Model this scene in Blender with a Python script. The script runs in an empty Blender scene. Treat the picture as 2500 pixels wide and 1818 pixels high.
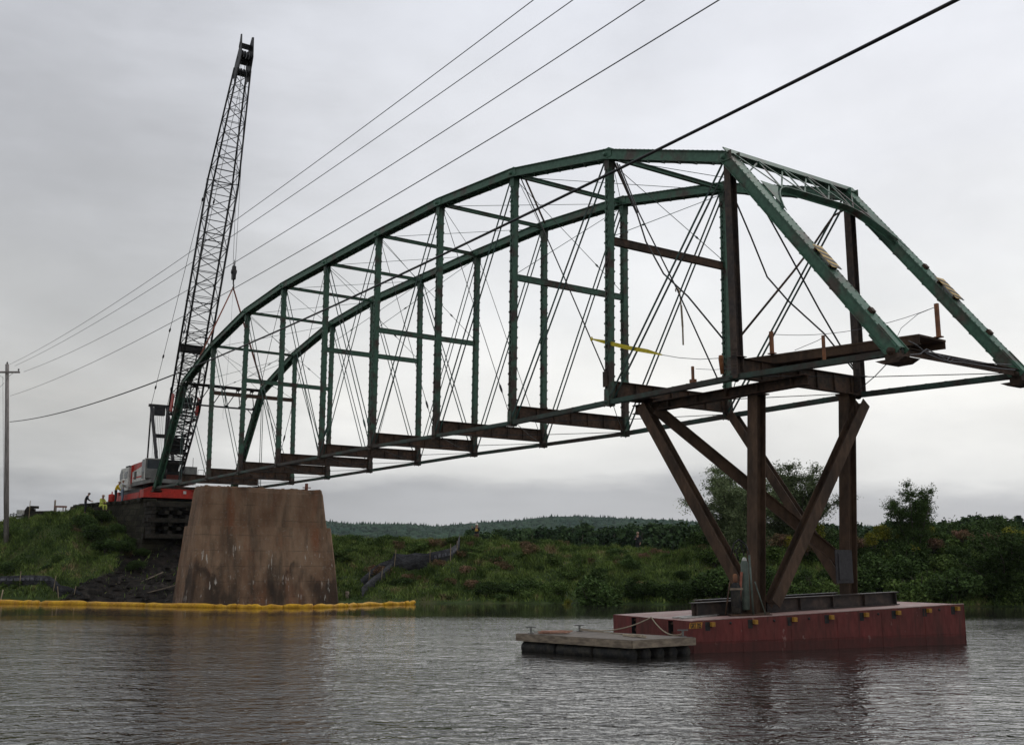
import bpy, math, random
import numpy as np
from mathutils import Vector, Matrix

random.seed(7)
RNG = np.random.default_rng(11)
S = bpy.context.scene
COL = S.collection

# ------------------------------------------------------------------ camera
FPX, PITCH, HC = 2593.0, math.radians(10.43), 2.1
cam = bpy.data.cameras.new('camera')
cam.sensor_width = 36.0
cam.lens = FPX / 2500 * 36
cam.clip_start = 0.1
cam.clip_end = 12000
camo = bpy.data.objects.new('camera', cam)
COL.objects.link(camo)
camo.location = (0, 0, HC)
camo.rotation_euler = (math.pi / 2 + PITCH, 0, 0)
S.camera = camo

# ------------------------------------------------------------------ world: overcast sky
SUN_EL, SUN_AZ = math.radians(52), math.radians(38)   # azimuth clockwise from +Y
W = bpy.data.worlds.new('World')
S.world = W
W.use_nodes = True
nt = W.node_tree
nt.nodes.clear()
N_ = nt.nodes.new
L_ = nt.links.new
wo = N_('ShaderNodeOutputWorld')
bg = N_('ShaderNodeBackground')
bg.inputs['Strength'].default_value = 0.1
L_(bg.outputs[0], wo.inputs[0])
sky = N_('ShaderNodeTexSky')
sky.sky_type = 'NISHITA'
sky.sun_disc = False
sky.sun_elevation = SUN_EL
sky.sun_rotation = SUN_AZ
sky.air_density = 1.2
sky.dust_density = 3.0
tc = N_('ShaderNodeTexCoord')
sep = N_('ShaderNodeSeparateXYZ')
L_(tc.outputs['Generated'], sep.inputs[0])


def wmath(op, a, b=None, clamp=False):
    n = N_('ShaderNodeMath')
    n.operation = op
    n.use_clamp = clamp
    for i, v in enumerate((a, b)):
        if v is None:
            continue
        if isinstance(v, (int, float)):
            n.inputs[i].default_value = v
        else:
            L_(v, n.inputs[i])
    return n.outputs[0]


zc = wmath('MAXIMUM', sep.outputs[2], 0.0)
den = wmath('ADD', zc, 0.16)
px_ = wmath('DIVIDE', sep.outputs[0], den)
py_ = wmath('DIVIDE', sep.outputs[1], den)
cmb = N_('ShaderNodeCombineXYZ')
L_(px_, cmb.inputs[0])
L_(py_, cmb.inputs[1])
n1 = N_('ShaderNodeTexNoise')
n1.inputs['Scale'].default_value = 0.55
n1.inputs['Detail'].default_value = 5
n1.inputs['Roughness'].default_value = 0.5
n1.inputs['Distortion'].default_value = 0.3
L_(cmb.outputs[0], n1.inputs['Vector'])
mp = N_('ShaderNodeMapping')
mp.inputs['Scale'].default_value = (1.0, 1.0, 4.5)
mp.inputs['Location'].default_value = (3.1, 0.0, 1.7)
L_(tc.outputs['Generated'], mp.inputs[0])
n2 = N_('ShaderNodeTexNoise')
n2.inputs['Scale'].default_value = 3.2
n2.inputs['Detail'].default_value = 6
n2.inputs['Roughness'].default_value = 0.55
L_(mp.outputs[0], n2.inputs['Vector'])
# height above the horizon, disturbed by the cloud noise, drives the ramp
w1 = wmath('SUBTRACT', n2.outputs[0], 0.5)
w2 = wmath('MULTIPLY', w1, 0.13)
hgt = wmath('ADD', sep.outputs[2], w2)
cr = N_('ShaderNodeValToRGB')
el = cr.color_ramp.elements
el[0].position = 0.0
el[0].color = (0.45, 0.455, 0.47, 1)
el[1].position = 1.0
el[1].color = (0.66, 0.69, 0.76, 1)
for p, c in ((0.06, (0.445, 0.45, 0.465)), (0.085, (0.70, 0.70, 0.69)), (0.15, (0.84, 0.83, 0.80)), (0.24, (0.72, 0.725, 0.725)),
             (0.36, (0.68, 0.69, 0.72)), (0.55, (0.68, 0.70, 0.755))):
    e = el.new(p)
    e.color = (*c, 1)
L_(hgt, cr.inputs[0])
# broad brightness of the cloud deck: duller to the left, brighter to the right
b1 = wmath('MULTIPLY', wmath('SUBTRACT', n1.outputs[0], 0.5), 1.0)
b2 = wmath('MULTIPLY', sep.outputs[0], 0.30)
b3 = wmath('ADD', wmath('ADD', b1, b2), 1.15)
b4a = wmath('MINIMUM', wmath('MAXIMUM', b3, 0.7), 1.24)
# unseen sky behind the camera dimmed, to keep camera-facing sides dark
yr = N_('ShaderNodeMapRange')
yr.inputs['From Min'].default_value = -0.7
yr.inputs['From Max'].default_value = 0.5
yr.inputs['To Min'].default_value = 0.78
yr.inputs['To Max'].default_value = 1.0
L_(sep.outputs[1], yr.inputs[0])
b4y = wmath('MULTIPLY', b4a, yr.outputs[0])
# a heavier grey mass of cloud low on the left, its edge broken by the cloud noise
vd = N_('ShaderNodeVectorMath')
vd.operation = 'DISTANCE'
L_(tc.outputs['Generated'], vd.inputs[0])
vd.inputs[1].default_value = (-0.40, 0.88, 0.255)
dn = wmath('ADD', vd.outputs['Value'], wmath('MULTIPLY', w1, 0.5))
dm = N_('ShaderNodeMapRange')
dm.interpolation_type = 'SMOOTHSTEP'
dm.inputs['From Min'].default_value = 0.02
dm.inputs['From Max'].default_value = 0.36
dm.inputs['To Min'].default_value = 0.72
dm.inputs['To Max'].default_value = 1.0
L_(dn, dm.inputs[0])
# finer mottling of the deck
n3 = N_('ShaderNodeTexNoise')
n3.inputs['Scale'].default_value = 5.0
n3.inputs['Detail'].default_value = 7
n3.inputs['Roughness'].default_value = 0.55
mp3_ = N_('ShaderNodeMapping')
mp3_.inputs['Scale'].default_value = (1.0, 1.0, 1.8)
mp3_.inputs['Rotation'].default_value = (0.0, 0.3, 0.0)
L_(tc.outputs['Generated'], mp3_.inputs[0])
L_(mp3_.outputs[0], n3.inputs['Vector'])
mo3 = wmath('ADD', wmath('MULTIPLY', wmath('SUBTRACT', n3.outputs[0], 0.5), 0.42), 1.02)
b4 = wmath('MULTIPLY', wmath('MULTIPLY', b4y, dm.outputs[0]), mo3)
vm = N_('ShaderNodeVectorMath')
vm.operation = 'SCALE'
L_(cr.outputs[0], vm.inputs[0])
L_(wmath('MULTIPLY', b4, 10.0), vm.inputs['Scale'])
mx = N_('ShaderNodeMix')
mx.data_type = 'RGBA'
mx.inputs[0].default_value = 0.06
L_(vm.outputs[0], mx.inputs[6])
L_(sky.outputs[0], mx.inputs[7])
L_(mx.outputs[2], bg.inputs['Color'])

sl = bpy.data.lights.new('sun', 'SUN')
sl.energy = 0.55
sl.angle = math.radians(20)
sl.color = (1.0, 0.96, 0.9)
so = bpy.data.objects.new('sun', sl)
COL.objects.link(so)
dirv = Vector((math.sin(SUN_AZ) * math.cos(SUN_EL), math.cos(SUN_AZ) * math.cos(SUN_EL), math.sin(SUN_EL)))
so.rotation_euler = dirv.to_track_quat('Z', 'Y').to_euler()

S.view_settings.view_transform = 'Standard'
S.view_settings.look = 'None'
S.view_settings.exposure = 0.0
S.view_settings.gamma = 1.0
S.cycles.max_bounces = 6
S.cycles.volume_bounces = 0
S.cycles.use_denoising = True

# ------------------------------------------------------------------ frames and survey helpers
AZ = math.radians(-54.95)
O3 = np.array([-24.69, 73.39, 0.0])
D3 = np.array([math.cos(AZ), math.sin(AZ), 0.0])
N3 = np.array([-D3[1], D3[0], 0.0])


def ray(px, py):
    u, v = (px - 1250) / FPX, -(py - 909) / FPX
    c, s = math.cos(PITCH), math.sin(PITCH)
    return np.array([u, c - v * s, s + v * c])


def atY(px, py, Y):
    r = ray(px, py)
    return r * Y / r[1] + np.array([0, 0, HC])


def atZ(px, py, z):
    r = ray(px, py)
    return r * (z - HC) / r[2] + np.array([0, 0, HC])


def loc(P):
    P = np.asarray(P, float)
    return np.array([(P - O3) @ D3, (P - O3) @ N3, P[2]])


def wor(s, t, z):
    return O3 + D3 * s + N3 * t + np.array([0, 0, z])


def atT(px, py, t):
    r = ray(px, py)
    k = ((O3 + N3 * t) @ N3) / (r @ N3)
    P = r * k
    return np.array([(P - O3) @ D3, t, P[2] + HC])


def atS(px, py, s):
    r = ray(px, py)
    k = ((O3 + D3 * s) @ D3) / (r @ D3)
    P = r * k
    return np.array([s, (P - O3) @ N3, P[2] + HC])


# ------------------------------------------------------------------ materials
MATS = {}


def mat(name, col, rough=0.7, col2=None, scale=3.0, amount=0.5, metal=0.0, bump=0.0, bscale=20.0, stretch=(1, 1, 1), detail=5,
        sharp=0.12, spec=0.22, per_obj=0.0, bdist=0.02):
    if name in MATS:
        return MATS[name]
    m = bpy.data.materials.new(name)
    m.use_nodes = True
    t = m.node_tree
    b = t.nodes['Principled BSDF']
    b.inputs['Roughness'].default_value = rough
    b.inputs['Metallic'].default_value = metal
    b.inputs['Specular IOR Level'].default_value = spec
    geo = t.nodes.new('ShaderNodeNewGeometry')
    mp_ = t.nodes.new('ShaderNodeMapping')
    mp_.inputs['Scale'].default_value = stretch
    t.links.new(geo.outputs['Position'], mp_.inputs[0])
    colout = None
    if col2 is not None:
        n = t.nodes.new('ShaderNodeTexNoise')
        n.inputs['Scale'].default_value = scale
        n.inputs['Detail'].default_value = detail
        n.inputs['Roughness'].default_value = 0.6
        t.links.new(mp_.outputs[0], n.inputs['Vector'])
        mr = t.nodes.new('ShaderNodeMapRange')
        mr.inputs['From Min'].default_value = (1 - amount) * 0.5 + 0.25 - sharp
        mr.inputs['From Max'].default_value = (1 - amount) * 0.5 + 0.25 + sharp
        t.links.new(n.outputs[0], mr.inputs[0])
        mix = t.nodes.new('ShaderNodeMix')
        mix.data_type = 'RGBA'
        mix.inputs[6].default_value = (*col, 1)
        mix.inputs[7].default_value = (*col2, 1)
        t.links.new(mr.outputs[0], mix.inputs[0])
        colout = mix.outputs[2]
    else:
        rgb = t.nodes.new('ShaderNodeRGB')
        rgb.outputs[0].default_value = (*col, 1)
        colout = rgb.outputs[0]
    # fine tonal breakup
    nf = t.nodes.new('ShaderNodeTexNoise')
    nf.inputs['Scale'].default_value = max(scale * 4, 8)
    nf.inputs['Detail'].default_value = 4
    t.links.new(mp_.outputs[0], nf.inputs['Vector'])
    mf = t.nodes.new('ShaderNodeMapRange')
    mf.inputs['From Min'].default_value = 0.25
    mf.inputs['From Max'].default_value = 0.75
    mf.inputs['To Min'].default_value = 0.72
    mf.inputs['To Max'].default_value = 1.25
    t.links.new(nf.outputs[0], mf.inputs[0])
    fac = mf.outputs[0]
    if per_obj:
        oi = t.nodes.new('ShaderNodeObjectInfo')
        mo = t.nodes.new('ShaderNodeMapRange')
        mo.inputs['To Min'].default_value = 1 - per_obj
        mo.inputs['To Max'].default_value = 1 + per_obj
        t.links.new(oi.outputs['Random'], mo.inputs[0])
        mm = t.nodes.new('ShaderNodeMath')
        mm.operation = 'MULTIPLY'
        t.links.new(fac, mm.inputs[0])
        t.links.new(mo.outputs[0], mm.inputs[1])
        fac = mm.outputs[0]
    sc_ = t.nodes.new('ShaderNodeVectorMath')
    sc_.operation = 'SCALE'
    t.links.new(colout, sc_.inputs[0])
    t.links.new(fac, sc_.inputs['Scale'])
    t.links.new(sc_.outputs[0], b.inputs['Base Color'])
    if bump:
        nb = t.nodes.new('ShaderNodeTexNoise')
        nb.inputs['Scale'].default_value = bscale
        nb.inputs['Detail'].default_value = 4
        t.links.new(mp_.outputs[0], nb.inputs['Vector'])
        bp = t.nodes.new('ShaderNodeBump')
        bp.inputs['Strength'].default_value = bump
        bp.inputs['Distance'].default_value = bdist
        t.links.new(nb.outputs[0], bp.inputs['Height'])
        t.links.new(bp.outputs[0], b.inputs['Normal'])
    MATS[name] = m
    return m


def green_steel():
    """green bridge paint, flaking to rust, more of it low on the members where spray reaches"""
    m = mat('green_paint', (0.058, 0.122, 0.082), 0.5, (0.06, 0.042, 0.033), 1.3, 0.42, sharp=0.07, bump=0.25, bscale=25)
    t = m.node_tree
    mr = [n for n in t.nodes if n.type == 'MAP_RANGE'][0]
    noise = [l.from_node for l in t.links if l.to_node == mr][0]
    geo = [n for n in t.nodes if n.type == 'NEW_GEOMETRY'][0]
    sp = t.nodes.new('ShaderNodeSeparateXYZ')
    t.links.new(geo.outputs['Position'], sp.inputs[0])
    z = t.nodes.new('ShaderNodeMapRange')
    z.inputs['From Min'].default_value = 7.6
    z.inputs['From Max'].default_value = 10.2
    z.inputs['To Min'].default_value = 0.13
    z.inputs['To Max'].default_value = -0.035
    t.links.new(sp.outputs[2], z.inputs[0])
    ad = t.nodes.new('ShaderNodeMath')
    ad.operation = 'ADD'
    t.links.new(noise.outputs[0], ad.inputs[0])
    t.links.new(z.outputs[0], ad.inputs[1])
    t.links.new(ad.outputs[0], mr.inputs[0])
    return m


GREEN = green_steel()
GREENC = mat('green_chord_paint', (0.075, 0.158, 0.106), 0.5, (0.10, 0.085, 0.068), 0.9, 0.36, sharp=0.07, bump=0.25, bscale=25)
RUST = mat('rust_brown_steel', (0.04, 0.029, 0.021), 0.75, (0.085, 0.05, 0.032), 2.2, 0.5, bump=0.3, bscale=30)
POSTRUST = mat('trestle_rust', (0.05, 0.033, 0.022), 0.75, (0.10, 0.061, 0.038), 1.6, 0.5, bump=0.3, bscale=30, stretch=(1, 1, 0.4))
DARKROD = mat('dark_rod', (0.022, 0.026, 0.03), 0.6, (0.05, 0.04, 0.035), 3, 0.4)
GREENROD = mat('green_rod', (0.035, 0.085, 0.07), 0.55, (0.05, 0.045, 0.04), 2, 0.4)
BLACK = mat('black_paint', (0.018, 0.019, 0.021), 0.5, (0.04, 0.035, 0.03), 3, 0.4)
REDP = mat('red_crane_paint', (0.5, 0.035, 0.022), 0.45, (0.3, 0.03, 0.02), 2, 0.4)
WHITEP = mat('white_crane_paint', (0.62, 0.61, 0.56), 0.45, (0.42, 0.41, 0.38), 1.5, 0.4)
GREYP = mat('grey_paint', (0.2, 0.2, 0.185), 0.5, (0.13, 0.13, 0.12), 2, 0.5)
RUBBER = mat('black_rubber', (0.02, 0.02, 0.02), 0.7, (0.05, 0.045, 0.035), 4, 0.4)
GLASS = mat('dark_glass', (0.03, 0.04, 0.045), 0.08)
WIRE = mat('wire_grey', (0.13, 0.13, 0.135), 0.6)
ROPE = mat('rope', (0.3, 0.25, 0.18), 0.9)
YELLOW = mat('yellow_strap', (0.62, 0.5, 0.04), 0.7)
SLING = mat('rusty_sling', (0.24, 0.09, 0.06), 0.8)
WOODP = mat('pole_wood', (0.2, 0.18, 0.165), 0.85, (0.3, 0.27, 0.25), 2.5, 0.5, stretch=(3, 3, 0.3), bump=0.3)
WOOD = mat('weathered_wood', (0.3, 0.245, 0.18), 0.85, (0.15, 0.12, 0.09), 4, 0.5, stretch=(1, 1, 3))
STAKE = mat('stake_wood', (0.38, 0.3, 0.19), 0.85, (0.25, 0.2, 0.13), 4, 0.5)
TIMBER = mat('black_timber', (0.02, 0.018, 0.014), 0.9, (0.04, 0.034, 0.026), 2.5, 0.5, bump=0.4)
BOOMY = mat('boom_yellow', (0.62, 0.34, 0.015), 0.55, (0.42, 0.2, 0.02), 1.6, 0.42, bump=0.5, bscale=5, bdist=0.05)
FABRIC = mat('black_fabric', (0.035, 0.035, 0.037), 0.85, (0.08, 0.08, 0.085), 2, 0.5, stretch=(1, 1, 3), bump=0.6, bscale=4, bdist=0.06)
MARK = mat('sign_yellow', (0.55, 0.38, 0.14), 0.6)
SAFETY = mat('safety_yellow', (0.55, 0.42, 0.03), 0.6)
ORANGE = mat('guard_post_orange', (0.3, 0.13, 0.06), 0.75, (0.16, 0.08, 0.05), 5, 0.5)
CYLG = mat('cylinder_green', (0.11, 0.14, 0.115), 0.4, (0.07, 0.085, 0.07), 4, 0.4)
STEELG = mat('bright_steel', (0.4, 0.4, 0.38), 0.35, metal=0.6)

# ------------------------------------------------------------------ builders
UP = Vector((0, 0, 1))


class MB:
    def __init__(s):
        s.v, s.f, s.smooth = [], [], []

    def add(s, vs, fs, smooth=False):
        o = len(s.v)
        s.v += [tuple(float(c) for c in p) for p in vs]
        s.f += [tuple(i + o for i in f) for f in fs]
        s.smooth += [smooth] * len(fs)

    def box(s, c, d, ax=None):
        c = Vector(c)
        X, Y, Z = (Vector((1, 0, 0)), Vector((0, 1, 0)), Vector((0, 0, 1))) if ax is None else ax
        h = [x / 2 for x in d]
        vs = [c + X * (sx * h[0]) + Y * (sy * h[1]) + Z * (sz * h[2]) for sz in (-1, 1) for sx, sy in ((-1, -1), (1, -1), (1, 1), (-1, 1))]
        s.add(vs, [(3, 2, 1, 0), (4, 5, 6, 7), (0, 1, 5, 4), (1, 2, 6, 5), (2, 3, 7, 6), (3, 0, 4, 7)])

    def bar(s, a, b, w, h, side=None, off=(0, 0)):
        """bar a->b; w across (along side), h the other way; off shifts it along (side, other)"""
        a, b = Vector(a), Vector(b)
        d = (b - a)
        L = d.length
        if L < 1e-6:
            return
        d /= L
        sd = Vector(side) if side is not None else d.cross(UP)
        if sd.length < 1e-3:
            sd = Vector((1, 0, 0))
        sd = (sd - d * sd.dot(d)).normalized()
        ot = sd.cross(d)
        c = (a + b) / 2 + sd * off[0] + ot * off[1]
        s.box(c, (w, L, h), (sd, d, ot))

    def tube(s, pts, r, n=6, close=True, r2=None):
        pts = [Vector(p) for p in pts]
        m = len(pts)
        vs = []
        prev = None
        for i, p in enumerate(pts):
            d = (pts[min(i + 1, m - 1)] - pts[max(i - 1, 0)]).normalized()
            if prev is None:
                a = d.cross(UP)
                if a.length < 0.05:
                    a = Vector((1, 0, 0))
            else:
                a = prev - d * prev.dot(d)
            a.normalize()
            prev = a
            b = d.cross(a)
            rr = r[i] if isinstance(r, (list, tuple)) else (r if r2 is None else r + (r2 - r) * i / (m - 1))
            for k in range(n):
                an = 2 * math.pi * k / n
                vs.append(p + a * (math.cos(an) * rr) + b * (math.sin(an) * rr))
        fs = []
        for i in range(m - 1):
            for k in range(n):
                k2 = (k + 1) % n
                fs.append((i * n + k, i * n + k2, (i + 1) * n + k2, (i + 1) * n + k))
        if close:
            fs.append(tuple(range(n - 1, -1, -1)))
            fs.append(tuple((m - 1) * n + k for k in range(n)))
        s.add(vs, fs, n > 5)

    def prism(s, pts, d):
        """closed polygon pts swept by the vector d"""
        n = len(pts)
        pts = [Vector(p) for p in pts]
        d = Vector(d)
        s.add(pts + [p + d for p in pts], [tuple(range(n - 1, -1, -1)), tuple(range(n, 2 * n))] +
              [(i, (i + 1) % n, (i + 1) % n + n, i + n) for i in range(n)])

    def build(s, name, m, root=None, parent=None):
        """root: the thing (its base is subtracted); parent: the part this hangs under, else the thing"""
        me = bpy.data.meshes.new(name)
        vs = s.v
        if root is not None and 'base' in FR.get(root.name, {}):
            bx = FR[root.name]['base']
            vs = [(x - bx[0], y - bx[1], z - bx[2]) for x, y, z in vs]
        me.from_pydata(vs, [], s.f)
        if any(s.smooth):
            me.polygons.foreach_set('use_smooth', s.smooth)
        me.materials.append(m)
        me.update()
        o = bpy.data.objects.new(name, me)
        COL.objects.link(o)
        p = parent if parent is not None else root
        if p is not None:
            o.parent = p
        return o


FR = {}


def tag(o, label=None, cat=None, group=None, kind=None):
    if label:
        o['label'] = label
    if cat:
        o['category'] = cat
    if group:
        o['group'] = group
    if kind:
        o['kind'] = kind
    return o


def thing(name, label, cat, base, frame='W', group=None, rotz=0.0):
    """Empty at the thing's base. frame B: coordinates along the bridge; frame W: world"""
    o = bpy.data.objects.new(name, None)
    COL.objects.link(o)
    o.empty_display_size = 0.3
    if frame == 'B':
        o.location = wor(*base)
        o.rotation_euler = (0, 0, AZ)
    else:
        o.location = base
        o.rotation_euler = (0, 0, rotz)
    FR[o.name] = {'base': tuple(base)}
    return tag(o, label, cat, group)


def single(name, mb, m, label, cat, base, frame='W', group=None):
    """a thing that is one mesh, its origin at base"""
    o = mb.build(name, m)
    me = o.data
    bx = base
    co = np.empty(len(me.vertices) * 3)
    me.vertices.foreach_get('co', co)
    co = co.reshape(-1, 3) - np.array(bx)
    me.vertices.foreach_set('co', co.ravel())
    me.update()
    if frame == 'B':
        o.location = wor(*base)
        o.rotation_euler = (0, 0, AZ)
    else:
        o.location = base
    return tag(o, label, cat, group)


def copy_tree(o, parent=None):
    c = o.copy()
    COL.objects.link(c)
    c.parent = parent
    for ch in list(o.children):
        copy_tree(ch, c)
    return c


def zigzag(mb, a, b, side, half, pitch, w, th, off, ndir):
    """lacing bars along a->b between -half and +half of 'side', lifted 'off' along ndir"""
    a, b, side, ndir = Vector(a), Vector(b), Vector(side), Vector(ndir)
    L = (b - a).length
    n = max(2, int(L / pitch))
    for i in range(n):
        p = a.lerp(b, i / n) + side * (half if i % 2 else -half) + ndir * off
        q = a.lerp(b, (i + 1) / n) + side * (-half if i % 2 else half) + ndir * off
        dd = (q - p).normalized()
        mb.bar(p - dd * 0.03, q + dd * 0.03, w, th, side=dd.cross(ndir))


def smooth01(x):
    x = np.clip(x, 0, 1)
    return x * x * (3 - 2 * x)


# ================================================================== THE SETTING
# ------------------------------------------------------------------ terrain
def H_crest(X):
    return np.interp(X, [-90, -39, -36, -33.5, -32.2, -30.5, -27, -23, -20, -13, -5, 3, 10, 35, 70], [5.1, 5.2, 5.6, 6.25, 6.3, 5.7, 5.0, 4.5, 4.2, 4.0, 3.8, 3.45, 3.05, 2.9, 3.0])


def shore(X):
    return np.clip(66 - 0.2 * X, 56, 70.5) + 0.5 * np.sin(X * 0.7) * 0.6 + 0.35 * np.sin(X * 1.9 + 1)


def ground(X, Y, rough=True):
    X = np.asarray(X, float)
    Y = np.asarray(Y, float)
    d = Y - shore(X)
    Wd = np.interp(X, [-90, -30, -22, -10, 60], [11.5, 10.5, 11, 10, 10])
    H = H_crest(X)
    up = H * (0.25 * np.clip(d / 2.0, 0, 1) ** 0.7 * 0.6 + 0.85 * smooth01((d - 0.3) / Wd))
    far = smooth01((d - Wd) / 60)
    z = np.where(d > 0, up * (1 - far) + 3.2 * far, d * 0.35)
    z = np.maximum(z, -2.5)
    if rough:
        k = np.clip(d / 4, 0, 1)
        z = z + k * (0.26 * np.sin(X * 0.9 + Y * 0.35) * np.sin(Y * 0.8 - X * 0.2) + 0.16 * np.sin(X * 2.3 + 1.3) * np.cos(Y * 2.1 + X) + 0.08 * np.sin(X * 4.3 + Y * 1.1) * np.sin(Y * 3.7 - X) + 0.1 * np.sin(X * 0.37 + 2))
    return z


def soilmask(X, Y):
    """bare dark earth spilling down from the abutment and round the pier"""
    z = ground(X, Y, False)
    n = 0.8 * np.sin(X * 1.7 + Y) + 0.5 * np.sin(X * 3.1 - Y * 2.3)
    left = -30.0 + 0.8 * z + n * 0.7
    right = -11.5 - 1.3 * z + n * 0.6
    m = smooth01((X - left) / 1.2) * smooth01((right - X) / 1.2)
    return m * (Y < 90)


def grid_mesh(name, xs, ys, zf):
    nx, ny = len(xs), len(ys)
    X, Y = np.meshgrid(xs, ys)
    Z = zf(X, Y)
    co = np.stack([X, Y, Z], -1).reshape(-1, 3)
    idx = np.arange(nx * ny).reshape(ny, nx)
    q = np.stack([idx[:-1, :-1], idx[:-1, 1:], idx[1:, 1:], idx[1:, :-1]], -1).reshape(-1, 4)
    return np_mesh(name, co, q, True), X.ravel(), Y.ravel()


def np_mesh(name, co, faces, smooth=False):
    me = bpy.data.meshes.new(name)
    k = faces.shape[1]
    me.vertices.add(len(co))
    me.vertices.foreach_set('co', np.asarray(co, np.float32).ravel())
    me.loops.add(faces.size)
    me.loops.foreach_set('vertex_index', faces.ravel().astype(np.int32))
    me.polygons.add(len(faces))
    me.polygons.foreach_set('loop_start', np.arange(0, faces.size, k, dtype=np.int32))
    me.polygons.foreach_set('loop_total', np.full(len(faces), k, np.int32))
    if smooth:
        me.polygons.foreach_set('use_smooth', np.ones(len(faces), bool))
    me.update(calc_edges=True)
    return me


def ground_material():
    m = bpy.data.materials.new('bank_ground')
    m.use_nodes = True
    t = m.node_tree
    b = t.nodes['Principled BSDF']
    b.inputs['Roughness'].default_value = 0.95
    b.inputs['Specular IOR Level'].default_value = 0.2
    geo = t.nodes.new('ShaderNodeNewGeometry')
    n = t.nodes.new('ShaderNodeTexNoise')
    n.inputs['Scale'].default_value = 0.45
    n.inputs['Detail'].default_value = 7
    t.links.new(geo.outputs['Position'], n.inputs['Vector'])
    r = t.nodes.new('ShaderNodeValToRGB')
    r.color_ramp.elements[0].position = 0.35
    r.color_ramp.elements[0].color = (0.03, 0.045, 0.014, 1)
    r.color_ramp.elements[1].position = 0.68
    r.color_ramp.elements[1].color = (0.075, 0.075, 0.026, 1)
    e = r.color_ramp.elements.new(0.5)
    e.color = (0.045, 0.07, 0.018, 1)
    t.links.new(n.outputs[0], r.inputs[0])
    at = t.nodes.new('ShaderNodeAttribute')
    at.attribute_name = 'soil'
    n2_ = t.nodes.new('ShaderNodeTexNoise')
    n2_.inputs['Scale'].default_value = 2.5
    n2_.inputs['Detail'].default_value = 8
    t.links.new(geo.outputs['Position'], n2_.inputs['Vector'])
    r2 = t.nodes.new('ShaderNodeValToRGB')
    r2.color_ramp.elements[0].position = 0.4
    r2.color_ramp.elements[0].color = (0.009, 0.0075, 0.006, 1)
    r2.color_ramp.elements[1].position = 0.7
    r2.color_ramp.elements[1].color = (0.032, 0.025, 0.019, 1)
    t.links.new(n2_.outputs[0], r2.inputs[0])
    mix = t.nodes.new('ShaderNodeMix')
    mix.data_type = 'RGBA'
    t.links.new(at.outputs['Fac'], mix.inputs[0])
    t.links.new(r.outputs[0], mix.inputs[6])
    t.links.new(r2.outputs[0], mix.inputs[7])
    t.links.new(mix.outputs[2], b.inputs['Base Color'])
    bp = t.nodes.new('ShaderNodeBump')
    bp.inputs['Distance'].default_value = 0.15
    bp.inputs['Strength'].default_value = 0.8
    t.links.new(n2_.outputs[0], bp.inputs['Height'])
    t.links.new(bp.outputs[0], b.inputs['Normal'])
    return m


GROUNDM = ground_material()
xs = np.concatenate([np.linspace(-2600, -70, 25)[:-1], np.linspace(-70, 75, 420), np.linspace(75, 2600, 25)[1:]])
ys = np.concatenate([np.linspace(50, 110, 200), np.linspace(110, 3200, 60)[1:]])
gm, gx, gy = grid_mesh('ground', xs, ys, ground)
at_ = gm.attributes.new('soil', 'FLOAT', 'POINT')
at_.data.foreach_set('value', soilmask(gx, gy).astype(np.float32))
gm.materials.append(GROUNDM)
go = bpy.data.objects.new('ground', gm)
COL.objects.link(go)
tag(go, 'grassy river bank rising from the water to flat land behind', kind='structure')


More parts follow.
